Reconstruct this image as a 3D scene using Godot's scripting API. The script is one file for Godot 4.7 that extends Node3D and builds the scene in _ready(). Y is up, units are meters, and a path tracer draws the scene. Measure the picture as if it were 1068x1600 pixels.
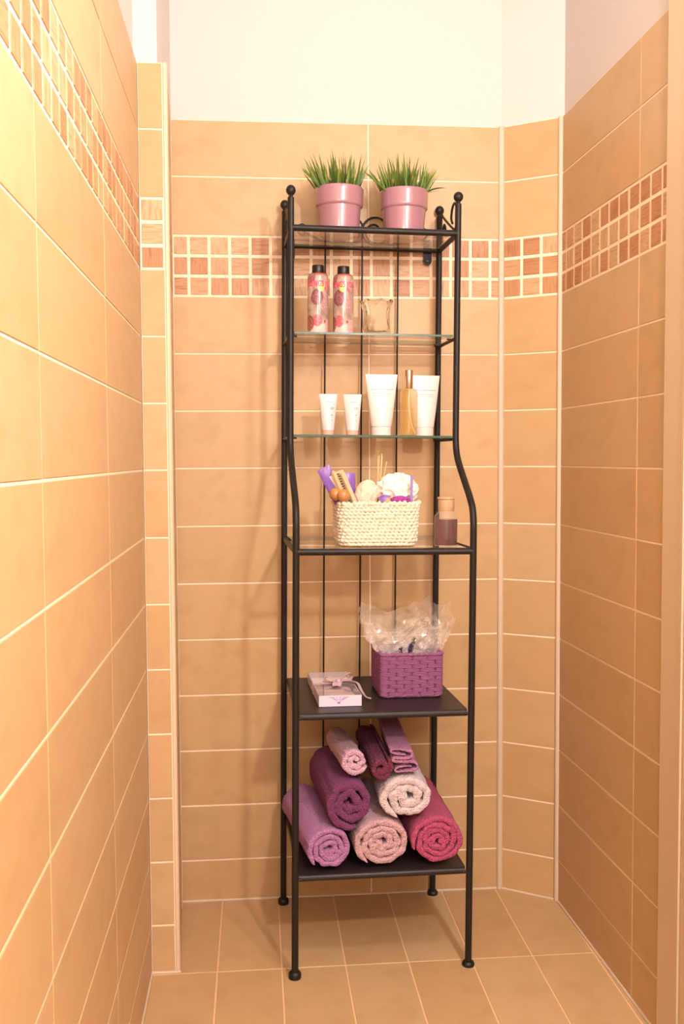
extends Node3D
# A narrow tiled bathroom alcove with a black metal shelf rack. Metres, y up; the back wall is z = 0, the camera looks along -z.

var rng := RandomNumberGenerator.new()
var used := {}
var M := {}
var mesh_cache := {}
var lump := FastNoiseLite.new()
var fine := FastNoiseLite.new()
# the rack's own frame: x across, y up, z out from the back posts; it leans a little to the right
var rack := Transform3D(Basis(Vector3.UP, 0.04) * Basis(Vector3.BACK, -0.011), Vector3(0.266, 0.0, 0.026))
const ROWS := [0.0, 0.1137, 0.2648, 0.4162, 0.5677, 0.7188, 0.8703, 1.0243, 1.179, 1.3309, 1.4817, 1.6321, 1.7906, 1.9426, 2.0888]
const BAND := 11          # the row that the mosaic takes
const JOINT := 0.0040


func _ready() -> void:
	setup_camera_and_light()
	make_materials()
	build_room()
	build_lamps()
	build_rack()
	build_pots()
	build_bottles()
	build_tubes()
	build_bath_basket()
	build_diffuser()
	build_gift_box()
	build_lavender_basket()
	build_towels()


func setup_camera_and_light() -> void:
	var cam := Camera3D.new()
	cam.name = "camera"
	cam.fov = 55.02
	cam.near = 0.02
	cam.transform = Transform3D(Basis(Vector3(0.99608, -0.00567, 0.08825), Vector3(0.01046, 0.99849, -0.05386), Vector3(-0.08781, 0.05458, 0.99464)).orthonormalized(), Vector3(-0.0047, 1.2036, 2.6413))
	add_child(cam)
	cam.current = true
	var we := WorldEnvironment.new()
	we.name = "world_environment"
	var e := Environment.new()
	e.background_mode = Environment.BG_COLOR
	e.background_color = Color(0, 0, 0)
	e.tonemap_mode = Environment.TONE_MAPPER_LINEAR
	e.tonemap_exposure = 0.63
	e.sdfgi_enabled = true
	e.ssao_enabled = true
	e.ssil_enabled = true
	we.environment = e
	add_child(we)
	rng.seed = 7
	lump.seed = 3
	lump.noise_type = FastNoiseLite.TYPE_SIMPLEX_SMOOTH
	lump.frequency = 1.0
	lump.fractal_type = FastNoiseLite.FRACTAL_NONE
	fine.seed = 9
	fine.noise_type = FastNoiseLite.TYPE_SIMPLEX
	fine.frequency = 1.0
	fine.fractal_octaves = 2


# ------------------------------------------------------------------ lamps (above and behind the camera's view)
func build_lamps() -> void:
	lamp("wall_lamp", "round white globe lamp on a brass arm high on the side wall", Vector3(0.70, 2.05, 2.55), 0.05, 4.0)
	lamp("wall_lamp", "second round white globe lamp, nearer the shelf and higher up", Vector3(0.64, 2.22, 1.55), 0.045, 1.15)
	lamp("wall_lamp", "third and largest round white globe lamp, behind the camera", Vector3(-0.08, 1.75, 3.2), 0.11, 1.8)


func lamp(called: String, label: String, p: Vector3, r: float, power: float) -> void:
	var t := thing(called, label, "lamp", p)
	var g := SphereMesh.new()
	g.radius = r
	g.height = r * 2
	g.radial_segments = 24
	g.rings = 12
	part("bulb", g, M.glow, t)
	var wall := 0.80 - p.x
	var st := start()
	tube(st, [Vector3(r * 0.9, 0, 0), Vector3(wall * 0.6, 0.0, 0), Vector3(wall, 0.0, 0)], 0.008, 8)
	tube(st, [Vector3(wall - 0.012, 0, 0), Vector3(wall, 0, 0)], 0.045, 20)
	part("arm", done(st), M.cap_metal, t)
	var l := OmniLight3D.new()
	l.name = "bulb_light"
	l.light_color = Color(1.0, 0.96, 0.955)
	l.light_energy = power
	l.light_size = r
	l.omni_range = 8.0
	l.omni_attenuation = 2.0
	l.shadow_enabled = true
	t.add_child(l, true)


# ------------------------------------------------------------------ helpers: nodes
func numbered(called: String) -> String:
	var n: int = used.get(called, 0)
	used[called] = n + 1
	return called if n == 0 else "%s_%03d" % [called, n]


func tag(o: Node3D, label: String, category := "", group := "", kind := "") -> void:
	if label: o.set_meta("label", label)
	if category: o.set_meta("category", category)
	if group: o.set_meta("group", group)
	if kind: o.set_meta("kind", kind)


func thing(called: String, label: String, category: String, at := Vector3.ZERO, group := "") -> Node3D:
	var o := Node3D.new()
	o.name = numbered(called)
	add_child(o)
	o.position = at
	tag(o, label, category, group)
	return o


func on_rack(called: String, label: String, category: String, at: Vector3, yaw := 0.0, group := "") -> Node3D:
	var o := thing(called, label, category, Vector3.ZERO, group)
	o.transform = rack * Transform3D(Basis(Vector3.UP, yaw), at)
	return o


func part(called: String, m: Mesh, mat: Material, parent: Node, xf := Transform3D.IDENTITY) -> MeshInstance3D:
	var o := MeshInstance3D.new()
	o.name = called if parent != self else numbered(called)
	o.mesh = m
	o.material_override = mat
	o.transform = xf
	parent.add_child(o, true)
	return o


func shift(v: Vector3) -> Transform3D:
	return Transform3D(Basis.IDENTITY, v)


# ------------------------------------------------------------------ helpers: meshes
func start() -> SurfaceTool:
	var st := SurfaceTool.new()
	st.begin(Mesh.PRIMITIVE_TRIANGLES)
	return st


func done(st: SurfaceTool) -> ArrayMesh:
	st.generate_normals()
	return st.commit()


# a, b, c, d run counter-clockwise seen from outside
func quad(st: SurfaceTool, a: Vector3, b: Vector3, c: Vector3, d: Vector3, group := 4294967295) -> void:
	st.set_smooth_group(group)
	for v in [[a, Vector2(0, 1)], [c, Vector2(1, 0)], [b, Vector2(1, 1)], [a, Vector2(0, 1)], [d, Vector2(0, 0)], [c, Vector2(1, 0)]]:
		st.set_uv(v[1])
		st.add_vertex(v[0])


func tri(st: SurfaceTool, a: Vector3, b: Vector3, c: Vector3, group := 4294967295) -> void:
	st.set_smooth_group(group)
	for v in [a, c, b]:
		st.set_uv(Vector2.ZERO)
		st.add_vertex(v)


# rows of points; columns run counter-clockwise and rows upwards seen from outside
func grid(st: SurfaceTool, rows: Array, wrap_u := false, wrap_v := false, group := 0, uv_rect := Rect2(0, 0, 1, 1)) -> void:
	var nv := rows.size()
	var nu: int = rows[0].size()
	st.set_smooth_group(group)
	var lu := nu if wrap_u else nu - 1
	var lv := nv if wrap_v else nv - 1
	for j in lv:
		var r0: PackedVector3Array = rows[j]
		var r1: PackedVector3Array = rows[(j + 1) % nv]
		var v0 := uv_rect.position.y + uv_rect.size.y * (1.0 - float(j) / lv)
		var v1 := uv_rect.position.y + uv_rect.size.y * (1.0 - float(j + 1) / lv)
		for i in lu:
			var k := (i + 1) % nu
			var u0 := uv_rect.position.x + uv_rect.size.x * float(i) / lu
			var u1 := uv_rect.position.x + uv_rect.size.x * float(i + 1) / lu
			st.set_uv(Vector2(u0, v0)); st.add_vertex(r0[i])
			st.set_uv(Vector2(u1, v1)); st.add_vertex(r1[k])
			st.set_uv(Vector2(u1, v0)); st.add_vertex(r0[k])
			st.set_uv(Vector2(u0, v0)); st.add_vertex(r0[i])
			st.set_uv(Vector2(u0, v1)); st.add_vertex(r1[i])
			st.set_uv(Vector2(u1, v1)); st.add_vertex(r1[k])


# profile of (radius, height) points, bottom to top on the outside; sharp points are repeated in «breaks»
func lathe(st: SurfaceTool, profile: Array, segs := 40, at := Vector3.ZERO, group := 0, sx := 1.0, sz := 1.0, uv_rect := Rect2(0, 0, 1, 1)) -> void:
	var rows := []
	for p in profile:
		var row := PackedVector3Array()
		for i in segs:
			var a := TAU * i / segs
			row.append(at + Vector3(sin(a) * p[0] * sx, p[1], cos(a) * p[0] * sz))
		rows.append(row)
	grid(st, rows, true, false, group, uv_rect)


func lathe_mesh(pieces: Array, segs := 40, sx := 1.0, sz := 1.0) -> ArrayMesh:
	var st := start()
	for k in pieces.size():
		lathe(st, pieces[k], segs, Vector3.ZERO, k + 1, sx, sz)
	return done(st)


func tube(st: SurfaceTool, path: Array, r: float, segs := 10, group := 1, capped := true) -> void:
	var rows := []
	var side := Vector3.ZERO
	for i in path.size():
		var p: Vector3 = path[i]
		var before: Vector3 = path[maxi(i - 1, 0)]
		var after: Vector3 = path[mini(i + 1, path.size() - 1)]
		var d := (after - before).normalized()
		if side == Vector3.ZERO:
			side = d.cross(Vector3.UP if absf(d.y) < 0.9 else Vector3.RIGHT).normalized()
		side = (side - d * side.dot(d)).normalized()
		var other := d.cross(side)
		var row := PackedVector3Array()
		for k in segs:
			var a := TAU * k / segs
			row.append(p + (side * cos(a) + other * sin(a)) * r)
		rows.append(row)
	grid(st, rows, true, false, group)
	if capped:
		for e in 2:
			var row: PackedVector3Array = rows[0 if e == 0 else rows.size() - 1]
			var c: Vector3 = path[0 if e == 0 else path.size() - 1]
			for k in segs:
				if e == 0:
					tri(st, c, row[(k + 1) % segs], row[k])
				else:
					tri(st, c, row[k], row[(k + 1) % segs])


func tube_mesh(path: Array, r: float, segs := 10) -> ArrayMesh:
	var st := start()
	tube(st, path, r, segs)
	return done(st)


func smooth_path(points: Array, per := 8) -> Array:
	var out := []
	for i in points.size() - 1:
		var a = points[maxi(i - 1, 0)]
		var b = points[i]
		var c = points[i + 1]
		var d = points[mini(i + 2, points.size() - 1)]
		for k in per:
			var t := float(k) / per
			out.append(b.cubic_interpolate(c, a, d, t))
	out.append(points[points.size() - 1])
	return out


# a chamfered block, centred
func block_into(st: SurfaceTool, s: Vector3, b: float, at := Transform3D.IDENTITY) -> void:
	var h := s * 0.5
	var c := func(sx: int, sy: int, sz: int, axis: int) -> Vector3:
		var v := Vector3(sx * (h.x - (0.0 if axis == 0 else b)), sy * (h.y - (0.0 if axis == 1 else b)), sz * (h.z - (0.0 if axis == 2 else b)))
		return at * v
	for q in [1, -1]:
		# faces
		var f := [[c.call(q, -1, q, 0), c.call(q, -1, -q, 0), c.call(q, 1, -q, 0), c.call(q, 1, q, 0)],
			[c.call(-1, q, q, 1), c.call(1, q, q, 1), c.call(1, q, -q, 1), c.call(-1, q, -q, 1)],
			[c.call(-q, -1, q, 2), c.call(q, -1, q, 2), c.call(q, 1, q, 2), c.call(-q, 1, q, 2)]]
		for x in f:
			quad(st, x[0], x[1], x[2], x[3])
	for q in [1, -1]:
		for w in [1, -1]:
			var e1 := [c.call(q, -1, w, 0), c.call(q, 1, w, 0), c.call(q, 1, w, 2), c.call(q, -1, w, 2)]
			var e2 := [c.call(-1, q, w, 1), c.call(1, q, w, 1), c.call(1, q, w, 2), c.call(-1, q, w, 2)]
			var e3 := [c.call(q, w, -1, 0), c.call(q, w, 1, 0), c.call(q, w, 1, 1), c.call(q, w, -1, 1)]
			var out1: Vector3 = at.basis * Vector3(q, 0, w)
			var out2: Vector3 = at.basis * Vector3(0, q, w)
			var out3: Vector3 = at.basis * Vector3(q, w, 0)
			for pair in [[e1, out1], [e2, out2], [e3, out3]]:
				var x: Array = pair[0]
				var n: Vector3 = (x[1] - x[0]).cross(x[2] - x[0])
				if n.dot(pair[1]) > 0:
					quad(st, x[0], x[1], x[2], x[3])
				else:
					quad(st, x[3], x[2], x[1], x[0])
			for u in [1, -1]:
				var a: Vector3 = c.call(q, w, u, 0)
				var bb: Vector3 = c.call(q, w, u, 1)
				var d: Vector3 = c.call(q, w, u, 2)
				if (bb - a).cross(d - a).dot(at.basis * Vector3(q, w, u)) > 0:
					tri(st, a, bb, d)
				else:
					tri(st, a, d, bb)


func block(s: Vector3, b := 0.001) -> ArrayMesh:
	var key := "block%.4f_%.4f_%.4f_%.4f" % [s.x, s.y, s.z, b]
	if not mesh_cache.has(key):
		var st := start()
		block_into(st, s, b)
		mesh_cache[key] = done(st)
	return mesh_cache[key]


# outline (counter-clockwise, in xy) pushed from z0 to z1
func prism(outline: PackedVector2Array, z0: float, z1: float, group := -1) -> ArrayMesh:
	var st := start()
	var n := outline.size()
	for i in n:
		var a := outline[i]
		var b := outline[(i + 1) % n]
		quad(st, Vector3(a.x, a.y, z1), Vector3(a.x, a.y, z0), Vector3(b.x, b.y, z0), Vector3(b.x, b.y, z1), 1 if group == 1 else 4294967295)
	var t := Geometry2D.triangulate_polygon(outline)
	for i in range(0, t.size(), 3):
		var p := [outline[t[i]], outline[t[i + 1]], outline[t[i + 2]]]
		if (p[1] - p[0]).cross(p[2] - p[0]) < 0:
			p = [p[0], p[2], p[1]]
		tri(st, Vector3(p[0].x, p[0].y, z1), Vector3(p[1].x, p[1].y, z1), Vector3(p[2].x, p[2].y, z1))
		tri(st, Vector3(p[0].x, p[0].y, z0), Vector3(p[2].x, p[2].y, z0), Vector3(p[1].x, p[1].y, z0))
	return done(st)


# ------------------------------------------------------------------ materials
func plain(c: Color, rough := 0.6, metal := 0.0) -> StandardMaterial3D:
	var m := StandardMaterial3D.new()
	m.albedo_color = c
	m.roughness = rough
	m.metallic = metal
	return m


func noise_tex(freq: float, colors: Array, seed_no: int, kind := FastNoiseLite.TYPE_SIMPLEX_SMOOTH, octaves := 4, bump := 0.0, size := 512) -> NoiseTexture2D:
	var n := FastNoiseLite.new()
	n.noise_type = kind
	n.frequency = freq
	n.fractal_octaves = octaves
	n.seed = seed_no
	var t := NoiseTexture2D.new()
	t.width = size
	t.height = size
	t.seamless = true
	t.noise = n
	if bump > 0.0:
		t.as_normal_map = true
		t.bump_strength = bump
	elif colors.size():
		var g := Gradient.new()
		g.colors = PackedColorArray(colors)
		var off := PackedFloat32Array()
		for i in colors.size():
			off.append(float(i) / (colors.size() - 1))
		g.offsets = off
		t.color_ramp = g
	return t


func make_materials() -> void:
	var cloud := noise_tex(0.012, [Color(0.965, 0.945, 0.925), Color(1, 1, 1), Color(1.0, 0.975, 0.965)], 5)
	var streak := noise_tex(0.02, [Color(0.80, 0.72, 0.66), Color(1, 1, 1), Color(0.87, 0.80, 0.75)], 8, FastNoiseLite.TYPE_SIMPLEX_SMOOTH, 3)
	M.tile = []
	var tile_tints := [Color(0.766, 0.640, 0.466), Color(0.756, 0.630, 0.454), Color(0.776, 0.643, 0.464), Color(0.758, 0.622, 0.446), Color(0.768, 0.648, 0.480)]
	for i in tile_tints.size():
		var m := plain(tile_tints[i], 0.42)
		m.metallic_specular = 0.4
		m.albedo_texture = cloud
		m.uv1_triplanar = true
		m.uv1_world_triplanar = true
		m.uv1_scale = Vector3(1.2, 1.7, 1.2)
		m.uv1_offset = Vector3(0.37 * i, 0.21 * i, 0.53 * i)
		M.tile.append(m)
	M.mosaic = []
	for i in 8:
		var tint: Color = [Color(0.775, 0.605, 0.435), Color(0.745, 0.555, 0.385), Color(0.795, 0.655, 0.49), Color(0.72, 0.52, 0.355)][i % 4]
		var m := plain(tint, 0.5)
		m.albedo_texture = streak
		m.uv1_triplanar = true
		m.uv1_world_triplanar = true
		m.uv1_scale = Vector3(9, 1.1, 9) if i < 4 else Vector3(1.1, 9, 1.1)
		m.uv1_offset = Vector3(0.17 * i, 0.29 * i, 0.41 * i)
		M.mosaic.append(m)
	M.grout = plain(Color(0.95, 0.87, 0.76), 0.9)
	M.edge_trim = plain(Color(0.86, 0.75, 0.62), 0.45)
	M.floor_grout = plain(Color(0.90, 0.74, 0.56), 0.9)
	M.caulk = plain(Color(0.82, 0.74, 0.64), 0.5)
	M.plaster = plain(Color(0.82, 0.795, 0.77), 0.95)
	M.plaster.normal_enabled = true
	M.plaster.normal_texture = noise_tex(0.05, [], 12, FastNoiseLite.TYPE_SIMPLEX, 3, 2.0)
	M.plaster.normal_scale = 0.15
	M.plaster.uv1_triplanar = true
	M.plaster.uv1_scale = Vector3(3, 3, 3)
	M.frame_wood = plain(Color(0.80, 0.71, 0.58), 0.45)
	M.glow = plain(Color(1, 0.95, 0.88), 0.4)
	M.glow.emission_enabled = true
	M.glow.emission = Color(1.0, 0.96, 0.955)
	M.glow.emission_energy_multiplier = 1.5
	M.iron = plain(Color(0.135, 0.115, 0.103), 0.44)
	M.iron.metallic_specular = 0.36
	M.plate = plain(Color(0.16, 0.135, 0.13), 0.40)
	M.plate.metallic_specular = 0.4
	M.rubber = plain(Color(0.05, 0.045, 0.042), 0.5)
	M.screw = plain(Color(0.55, 0.52, 0.48), 0.35, 0.9)
	M.pane = pane(Color(0.92, 0.97, 0.94, 0.06))
	M.pane_edge = plain(Color(0.22, 0.36, 0.28), 0.2)
	M.clear = pane(Color(1, 1, 1, 0.05))
	M.thick_glass = StandardMaterial3D.new()
	M.thick_glass.albedo_color = Color(1.0, 1.0, 1.0, 0.0)
	M.thick_glass.roughness = 0.03
	M.thick_glass.refraction_enabled = true
	M.thick_glass.refraction_scale = 0.016
	M.gold_water = pane(Color(0.88, 0.70, 0.34, 0.30))
	M.plum_water = StandardMaterial3D.new()
	M.plum_water.albedo_color = Color(0.50, 0.25, 0.30, 0.10)
	M.plum_water.roughness = 0.03
	M.plum_water.refraction_enabled = true
	M.plum_water.refraction_scale = 0.033
	M.cap_metal = plain(Color(0.86, 0.74, 0.62), 0.22, 0.95)
	M.black_plastic = plain(Color(0.07, 0.055, 0.055), 0.4)
	M.pot = plain(Color(0.64, 0.465, 0.505), 0.2)
	M.pot.clearcoat_enabled = true
	M.pot.clearcoat = 0.6
	M.pot.clearcoat_roughness = 0.06
	M.soil = plain(Color(0.16, 0.11, 0.07), 1.0)
	M.grass = plain(Color(1, 1, 1), 0.5)
	M.grass.vertex_color_use_as_albedo = true
	M.grass.backlight_enabled = true
	M.grass.backlight = Color(0.35, 0.4, 0.15)
	M.white_plastic = plain(Color(0.87, 0.84, 0.81), 0.35)
	M.blush_plastic = plain(Color(0.96, 0.90, 0.87), 0.4)
	M.blush_cap = plain(Color(0.86, 0.66, 0.60), 0.4)
	M.beech = wood(Color(0.93, 0.80, 0.65))
	M.ball_wood = plain(Color(0.72, 0.50, 0.29), 0.3)
	M.cap_wood = wood(Color(0.82, 0.69, 0.55))
	M.rope = rough_cloth(Color(0.90, 0.86, 0.77), 14.0, 0.5)
	M.liner = plain(Color(0.80, 0.70, 0.54), 0.95)
	M.magenta_rope = rough_cloth(Color(0.59, 0.38, 0.52), 20.0, 0.5)
	M.magenta_dark = rough_cloth(Color(0.50, 0.25, 0.41), 20.0, 0.5)
	M.puff = rough_cloth(Color(0.96, 0.92, 0.86), 20.0, 0.3)
	M.pad = rough_cloth(Color(0.93, 0.83, 0.74), 30.0, 0.5)
	M.purple_film = plain(Color(0.52, 0.36, 0.68), 0.3)
	M.purple_stick = plain(Color(0.56, 0.48, 0.72), 0.4)
	M.magenta_petal = plain(Color(0.68, 0.26, 0.62), 0.7)
	M.reed = plain(Color(0.90, 0.77, 0.56), 0.8)
	M.bristle = plain(Color(0.30, 0.24, 0.18), 0.8)
	M.paper = plain(Color(0.96, 0.93, 0.93), 0.7)
	M.card = plain(Color(0.83, 0.78, 0.85), 0.6)
	M.sachet = plain(Color(0.76, 0.66, 0.69), 0.8)
	M.ribbon = plain(Color(0.88, 0.76, 0.80), 0.45)
	M.ribbon.backlight_enabled = true
	M.ribbon.backlight = Color(0.4, 0.34, 0.34)
	M.lavender = plain(Color(0.20, 0.12, 0.32), 0.8)
	M.stem = plain(Color(0.33, 0.36, 0.22), 0.8)


func pane(c: Color) -> StandardMaterial3D:
	var m := plain(c, 0.03)
	m.transparency = BaseMaterial3D.TRANSPARENCY_ALPHA
	return m


func wood(c: Color) -> StandardMaterial3D:
	var m := plain(c, 0.55)
	m.albedo_texture = noise_tex(0.02, [Color(0.86, 0.80, 0.72), Color(1, 1, 1)], 21, FastNoiseLite.TYPE_SIMPLEX_SMOOTH, 3, 0.0, 256)
	m.uv1_triplanar = true
	m.uv1_scale = Vector3(40, 5, 40)
	return m


func rough_cloth(c: Color, scale: float, depth: float) -> StandardMaterial3D:
	var m := plain(c, 1.0)
	m.metallic_specular = 0.2
	if not mesh_cache.has("nubs"):
		mesh_cache.nubs = noise_tex(0.09, [], 31, FastNoiseLite.TYPE_CELLULAR, 2, 16.0)
	m.normal_enabled = true
	m.normal_texture = mesh_cache.nubs
	m.normal_scale = depth
	m.uv1_triplanar = true
	m.uv1_scale = Vector3.ONE * scale
	return m


func terry(c: Color) -> StandardMaterial3D:
	var m := rough_cloth(c, 6.0, 1.1)
	if not mesh_cache.has("pile"):
		mesh_cache.pile = noise_tex(0.09, [Color(1, 1, 1), Color(0.97, 0.965, 0.97), Color(0.84, 0.82, 0.84)], 31, FastNoiseLite.TYPE_CELLULAR, 2)
	m.albedo_texture = mesh_cache.pile
	m.albedo_color = c.lightened(0.10)
	m.rim_enabled = true
	m.rim = 0.5
	m.rim_tint = 0.6
	return m


# ------------------------------------------------------------------ the room
func tile_mesh(w: float, h: float, d: float, b: float) -> ArrayMesh:
	var key := "tile%.3f_%.3f_%.4f" % [w, h, d]
	if mesh_cache.has(key):
		return mesh_cache[key]
	var st := start()
	var x := w / 2
	var y := h / 2
	var f := [Vector3(-x + b, -y + b, d), Vector3(x - b, -y + b, d), Vector3(x - b, y - b, d), Vector3(-x + b, y - b, d)]
	var m := [Vector3(-x, -y, d - b), Vector3(x, -y, d - b), Vector3(x, y, d - b), Vector3(-x, y, d - b)]
	var k := [Vector3(-x, -y, 0), Vector3(x, -y, 0), Vector3(x, y, 0), Vector3(-x, y, 0)]
	quad(st, f[0], f[1], f[2], f[3])
	for i in 4:
		var j := (i + 1) % 4
		quad(st, m[i], m[j], f[j], f[i])
		quad(st, k[i], k[j], m[j], m[i])
	mesh_cache[key] = done(st)
	return mesh_cache[key]


# a tile between two corners of a wall's own xy plane; its face lies at z = 0 of the frame
func lay(parent: Node3D, frame: Transform3D, x0: float, x1: float, y0: float, y1: float, small := false) -> void:
	var gap := 0.0085 if small else JOINT
	var w := x1 - x0 - gap
	var h := y1 - y0 - gap
	if w < 0.004 or h < 0.004:
		return
	var d := 0.0075
	var mats: Array = M.mosaic if small else M.tile
	part("mosaic_tile" if small else "tile", tile_mesh(w, h, d, 0.0008), mats[rng.randi() % mats.size()], parent, frame * shift(Vector3((x0 + x1) / 2, (y0 + y1) / 2, -d - (rng.randf() * 0.0006))))


# rows of tiles up one wall, columns given by their joints, with the mosaic band in its row
func tile_wall(parent: Node3D, frame: Transform3D, joints: Array, band_joints: Array) -> void:
	for r in ROWS.size() - 1:
		if r == BAND:
			for k in 3:
				var h: float = (ROWS[r + 1] - ROWS[r]) / 3.0
				for c in band_joints.size() - 1:
					lay(parent, frame, band_joints[c], band_joints[c + 1], ROWS[r] + h * k, ROWS[r] + h * (k + 1), true)
		else:
			for c in joints.size() - 1:
				lay(parent, frame, joints[c], joints[c + 1], ROWS[r], ROWS[r + 1])


func slab(called: String, parent: Node3D, frame: Transform3D, x0: float, x1: float, y0: float, y1: float, z0: float, z1: float, mat: Material) -> MeshInstance3D:
	return part(called, block(Vector3(x1 - x0, y1 - y0, z1 - z0), 0.0004), mat, parent, frame * shift(Vector3((x0 + x1) / 2, (y0 + y1) / 2, (z0 + z1) / 2)))


func setting(called: String) -> Node3D:
	var o := Node3D.new()
	o.name = called
	add_child(o)
	o.set_meta("kind", "structure")
	return o


# a frame whose x runs from a to b along the floor, z out of the wall into the room
func wall_frame(a: Vector2, b: Vector2) -> Transform3D:
	var x := Vector3(b.x - a.x, 0, b.y - a.y).normalized()
	return Transform3D(Basis(x, Vector3.UP, x.cross(Vector3.UP)), Vector3(a.x, 0, a.y))


func build_room() -> void:
	var top: float = ROWS[ROWS.size() - 1]
	var ceil_y := 2.72
	var g := -0.0017
	# back wall
	var wb := setting("wall_back")
	var f := Transform3D.IDENTITY
	slab("plaster", wb, f, -0.40, 0.80, 0.0, ceil_y, -0.13, -0.009, M.plaster)
	slab("grout", wb, f, -0.2142, 0.6643, 0.0, top, -0.0095, g, M.grout)
	var band := [-0.2142]
	for i in 17:
		band.append(-0.172 + 0.0537 * i)
	band[17] = 0.6643
	band.resize(18)
	tile_wall(wb, f, [-0.2142, 0.304, 0.6643], band)
	# diagonal wall in the right corner
	var wc := setting("wall_corner")
	f = wall_frame(Vector2(0.6643, 0.0), Vector2(0.8011, 0.09))
	var l := 0.16375
	slab("plaster", wc, f, -0.02, l + 0.02, 0.0, ceil_y, -0.13, -0.009, M.plaster)
	slab("grout", wc, f, 0, l, 0.0, top, -0.0095, g, M.grout)
	tile_wall(wc, f, [0.004, l - 0.002], [0.004, 0.0566, 0.1098, l - 0.002])
	# right wall
	var wr := setting("wall_right")
	f = wall_frame(Vector2(0.8011, 0.09), Vector2(0.8154, 0.583))
	var z0 := 0.09
	slab("plaster", wr, f, -0.02, 0.75, 0.0, ceil_y, -0.13, -0.009, M.plaster)
	slab("plaster", wr, f, 0.75, 1.62, 2.16, ceil_y, -0.13, -0.009, M.plaster)
	slab("plaster", wr, f, 1.62, 3.75, 0.0, ceil_y, -0.13, -0.009, M.plaster)
	slab("grout", wr, f, 0, 0.66, 0.0, top, -0.0095, g, M.grout)
	var rb := [0.0]
	for z in [0.1273, 0.1859, 0.2434, 0.3011, 0.3588, 0.4139, 0.4712, 0.5269, 0.5832, 0.6366, 0.6904, 0.745]:
		rb.append(z - z0)
	tile_wall(wr, f, [0.0, 0.493, 0.655], rb)
	# the door in the right wall, only its frame's near edge shows
	var dr := setting("door_1")
	slab("frame", dr, f, 0.652, 0.736, 0.0, 2.16, -0.10, 0.014, M.frame_wood)
	slab("frame", dr, f, 0.736, 0.745, 0.0, 2.16, -0.10, 0.0165, M.frame_wood)
	slab("frame", dr, f, 1.60, 1.67, 0.0, 2.16, -0.10, 0.014, M.frame_wood)
	slab("frame", dr, f, 0.745, 1.60, 2.06, 2.16, -0.10, 0.014, M.frame_wood)
	slab("door_leaf", dr, f, 0.749, 1.595, 0.008, 2.052, -0.05, 0.013, M.frame_wood)
	# left wall
	var wl := setting("wall_left")
	f = wall_frame(Vector2(-0.2571, 0.0), Vector2(-0.2571, -1.0))
	slab("plaster", wl, f, -3.75, 0.0, 0.0, ceil_y, -0.13, -0.009, M.plaster)
	slab("grout", wl, f, -3.6, -0.3676, 0.0, top, -0.0095, g, M.grout)
	var lj := [-0.3676, -0.9064, -1.4416, -1.977, -2.512, -3.048, -3.58]
	lj.reverse()
	var lb := []
	for i in 60:
		lb.append(-0.3676 - 0.0537 * i)
	lb.reverse()
	tile_wall(wl, f, lj, lb)
	# the narrow pier in the left corner
	var wp := setting("wall_pier")
	f = shift(Vector3(0, 0, 0.3676))
	slab("plaster", wp, f, -0.32, -0.2135, 0.0, ceil_y, -0.38, -0.009, M.plaster)
	slab("grout", wp, f, -0.2571, -0.2015, 0.0, top, -0.0095, g, M.grout)
	tile_wall(wp, f, [-0.2571, -0.2015], [-0.2571, -0.2015])
	var side := wall_frame(Vector2(-0.1925, 0.3640), Vector2(-0.2135, 0.001))
	side = wall_frame(Vector2(-0.1925, 0.3640), Vector2(-0.2135, 0.001))
	slab("grout", wp, side, 0.0, 0.36, 0.0, top, -0.02, g, M.grout)
	tile_wall(wp, side, [0.010, 0.36], [0.010, 0.0537, 0.1074, 0.1611, 0.2148, 0.2685, 0.3222, 0.36])
	# corner strips and sealing beads
	trim("trim_1", Vector3(0.6643, 0, 0.0), 0.0085, top, M.caulk, Vector3(-0.0, 0, 0))
	trim("trim_2", Vector3(0.7995, 0, 0.091), 0.0075, top, M.caulk, Vector3.ZERO)
	var edge := setting("trim_3")
	var st := start()
	var arc := []
	for i in 9:
		var a := PI / 2 * i / 8.0
		arc.append(Vector2(-0.1995 + 0.0085 * sin(a), 0.3595 + 0.0085 * cos(a)))
	var low := PackedVector3Array()
	var high := PackedVector3Array()
	for p in arc:
		low.append(Vector3(p.x, 0, p.y))
		high.append(Vector3(p.x, top, p.y))
	grid(st, [low, high], false, false, 1)
	var cap := PackedVector3Array()
	for p in arc:
		cap.append(Vector3(-0.1995, top, 0.3595))
	grid(st, [high, cap], false, false, 2)
	part("edge_profile", done(st), M.edge_trim, edge)
	var beads := setting("trim_4")
	bead(beads, Vector3(-0.2142, 0.001, 0.0), Vector3(0.6643, 0.001, 0.0))
	bead(beads, Vector3(0.6643, 0.001, 0.0), Vector3(0.8011, 0.001, 0.09))
	bead(beads, Vector3(0.8011, 0.001, 0.09), Vector3(0.8197, 0.001, 0.737))
	bead(beads, Vector3(-0.2571, 0.001, 0.3676), Vector3(-0.19, 0.001, 0.3676))
	bead(beads, Vector3(-0.2571, 0.001, 0.3676), Vector3(-0.2571, 0.001, 3.5))
	# floor
	var fl := setting("floor")
	part("concrete", block(Vector3(1.5, 0.12, 4.0), 0.0005), M.plaster, fl, shift(Vector3(0.25, -0.0695, 1.8)))
	part("grout", block(Vector3(1.4, 0.008, 3.7), 0.0005), M.floor_grout, fl, shift(Vector3(0.28, -0.0055, 1.75)))
	var ff := Transform3D(Basis(Vector3.RIGHT, -PI / 2), Vector3.ZERO)
	var zs := [0.0, 0.375, 0.909, 1.443, 1.977, 2.511, 3.045, 3.579]
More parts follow.
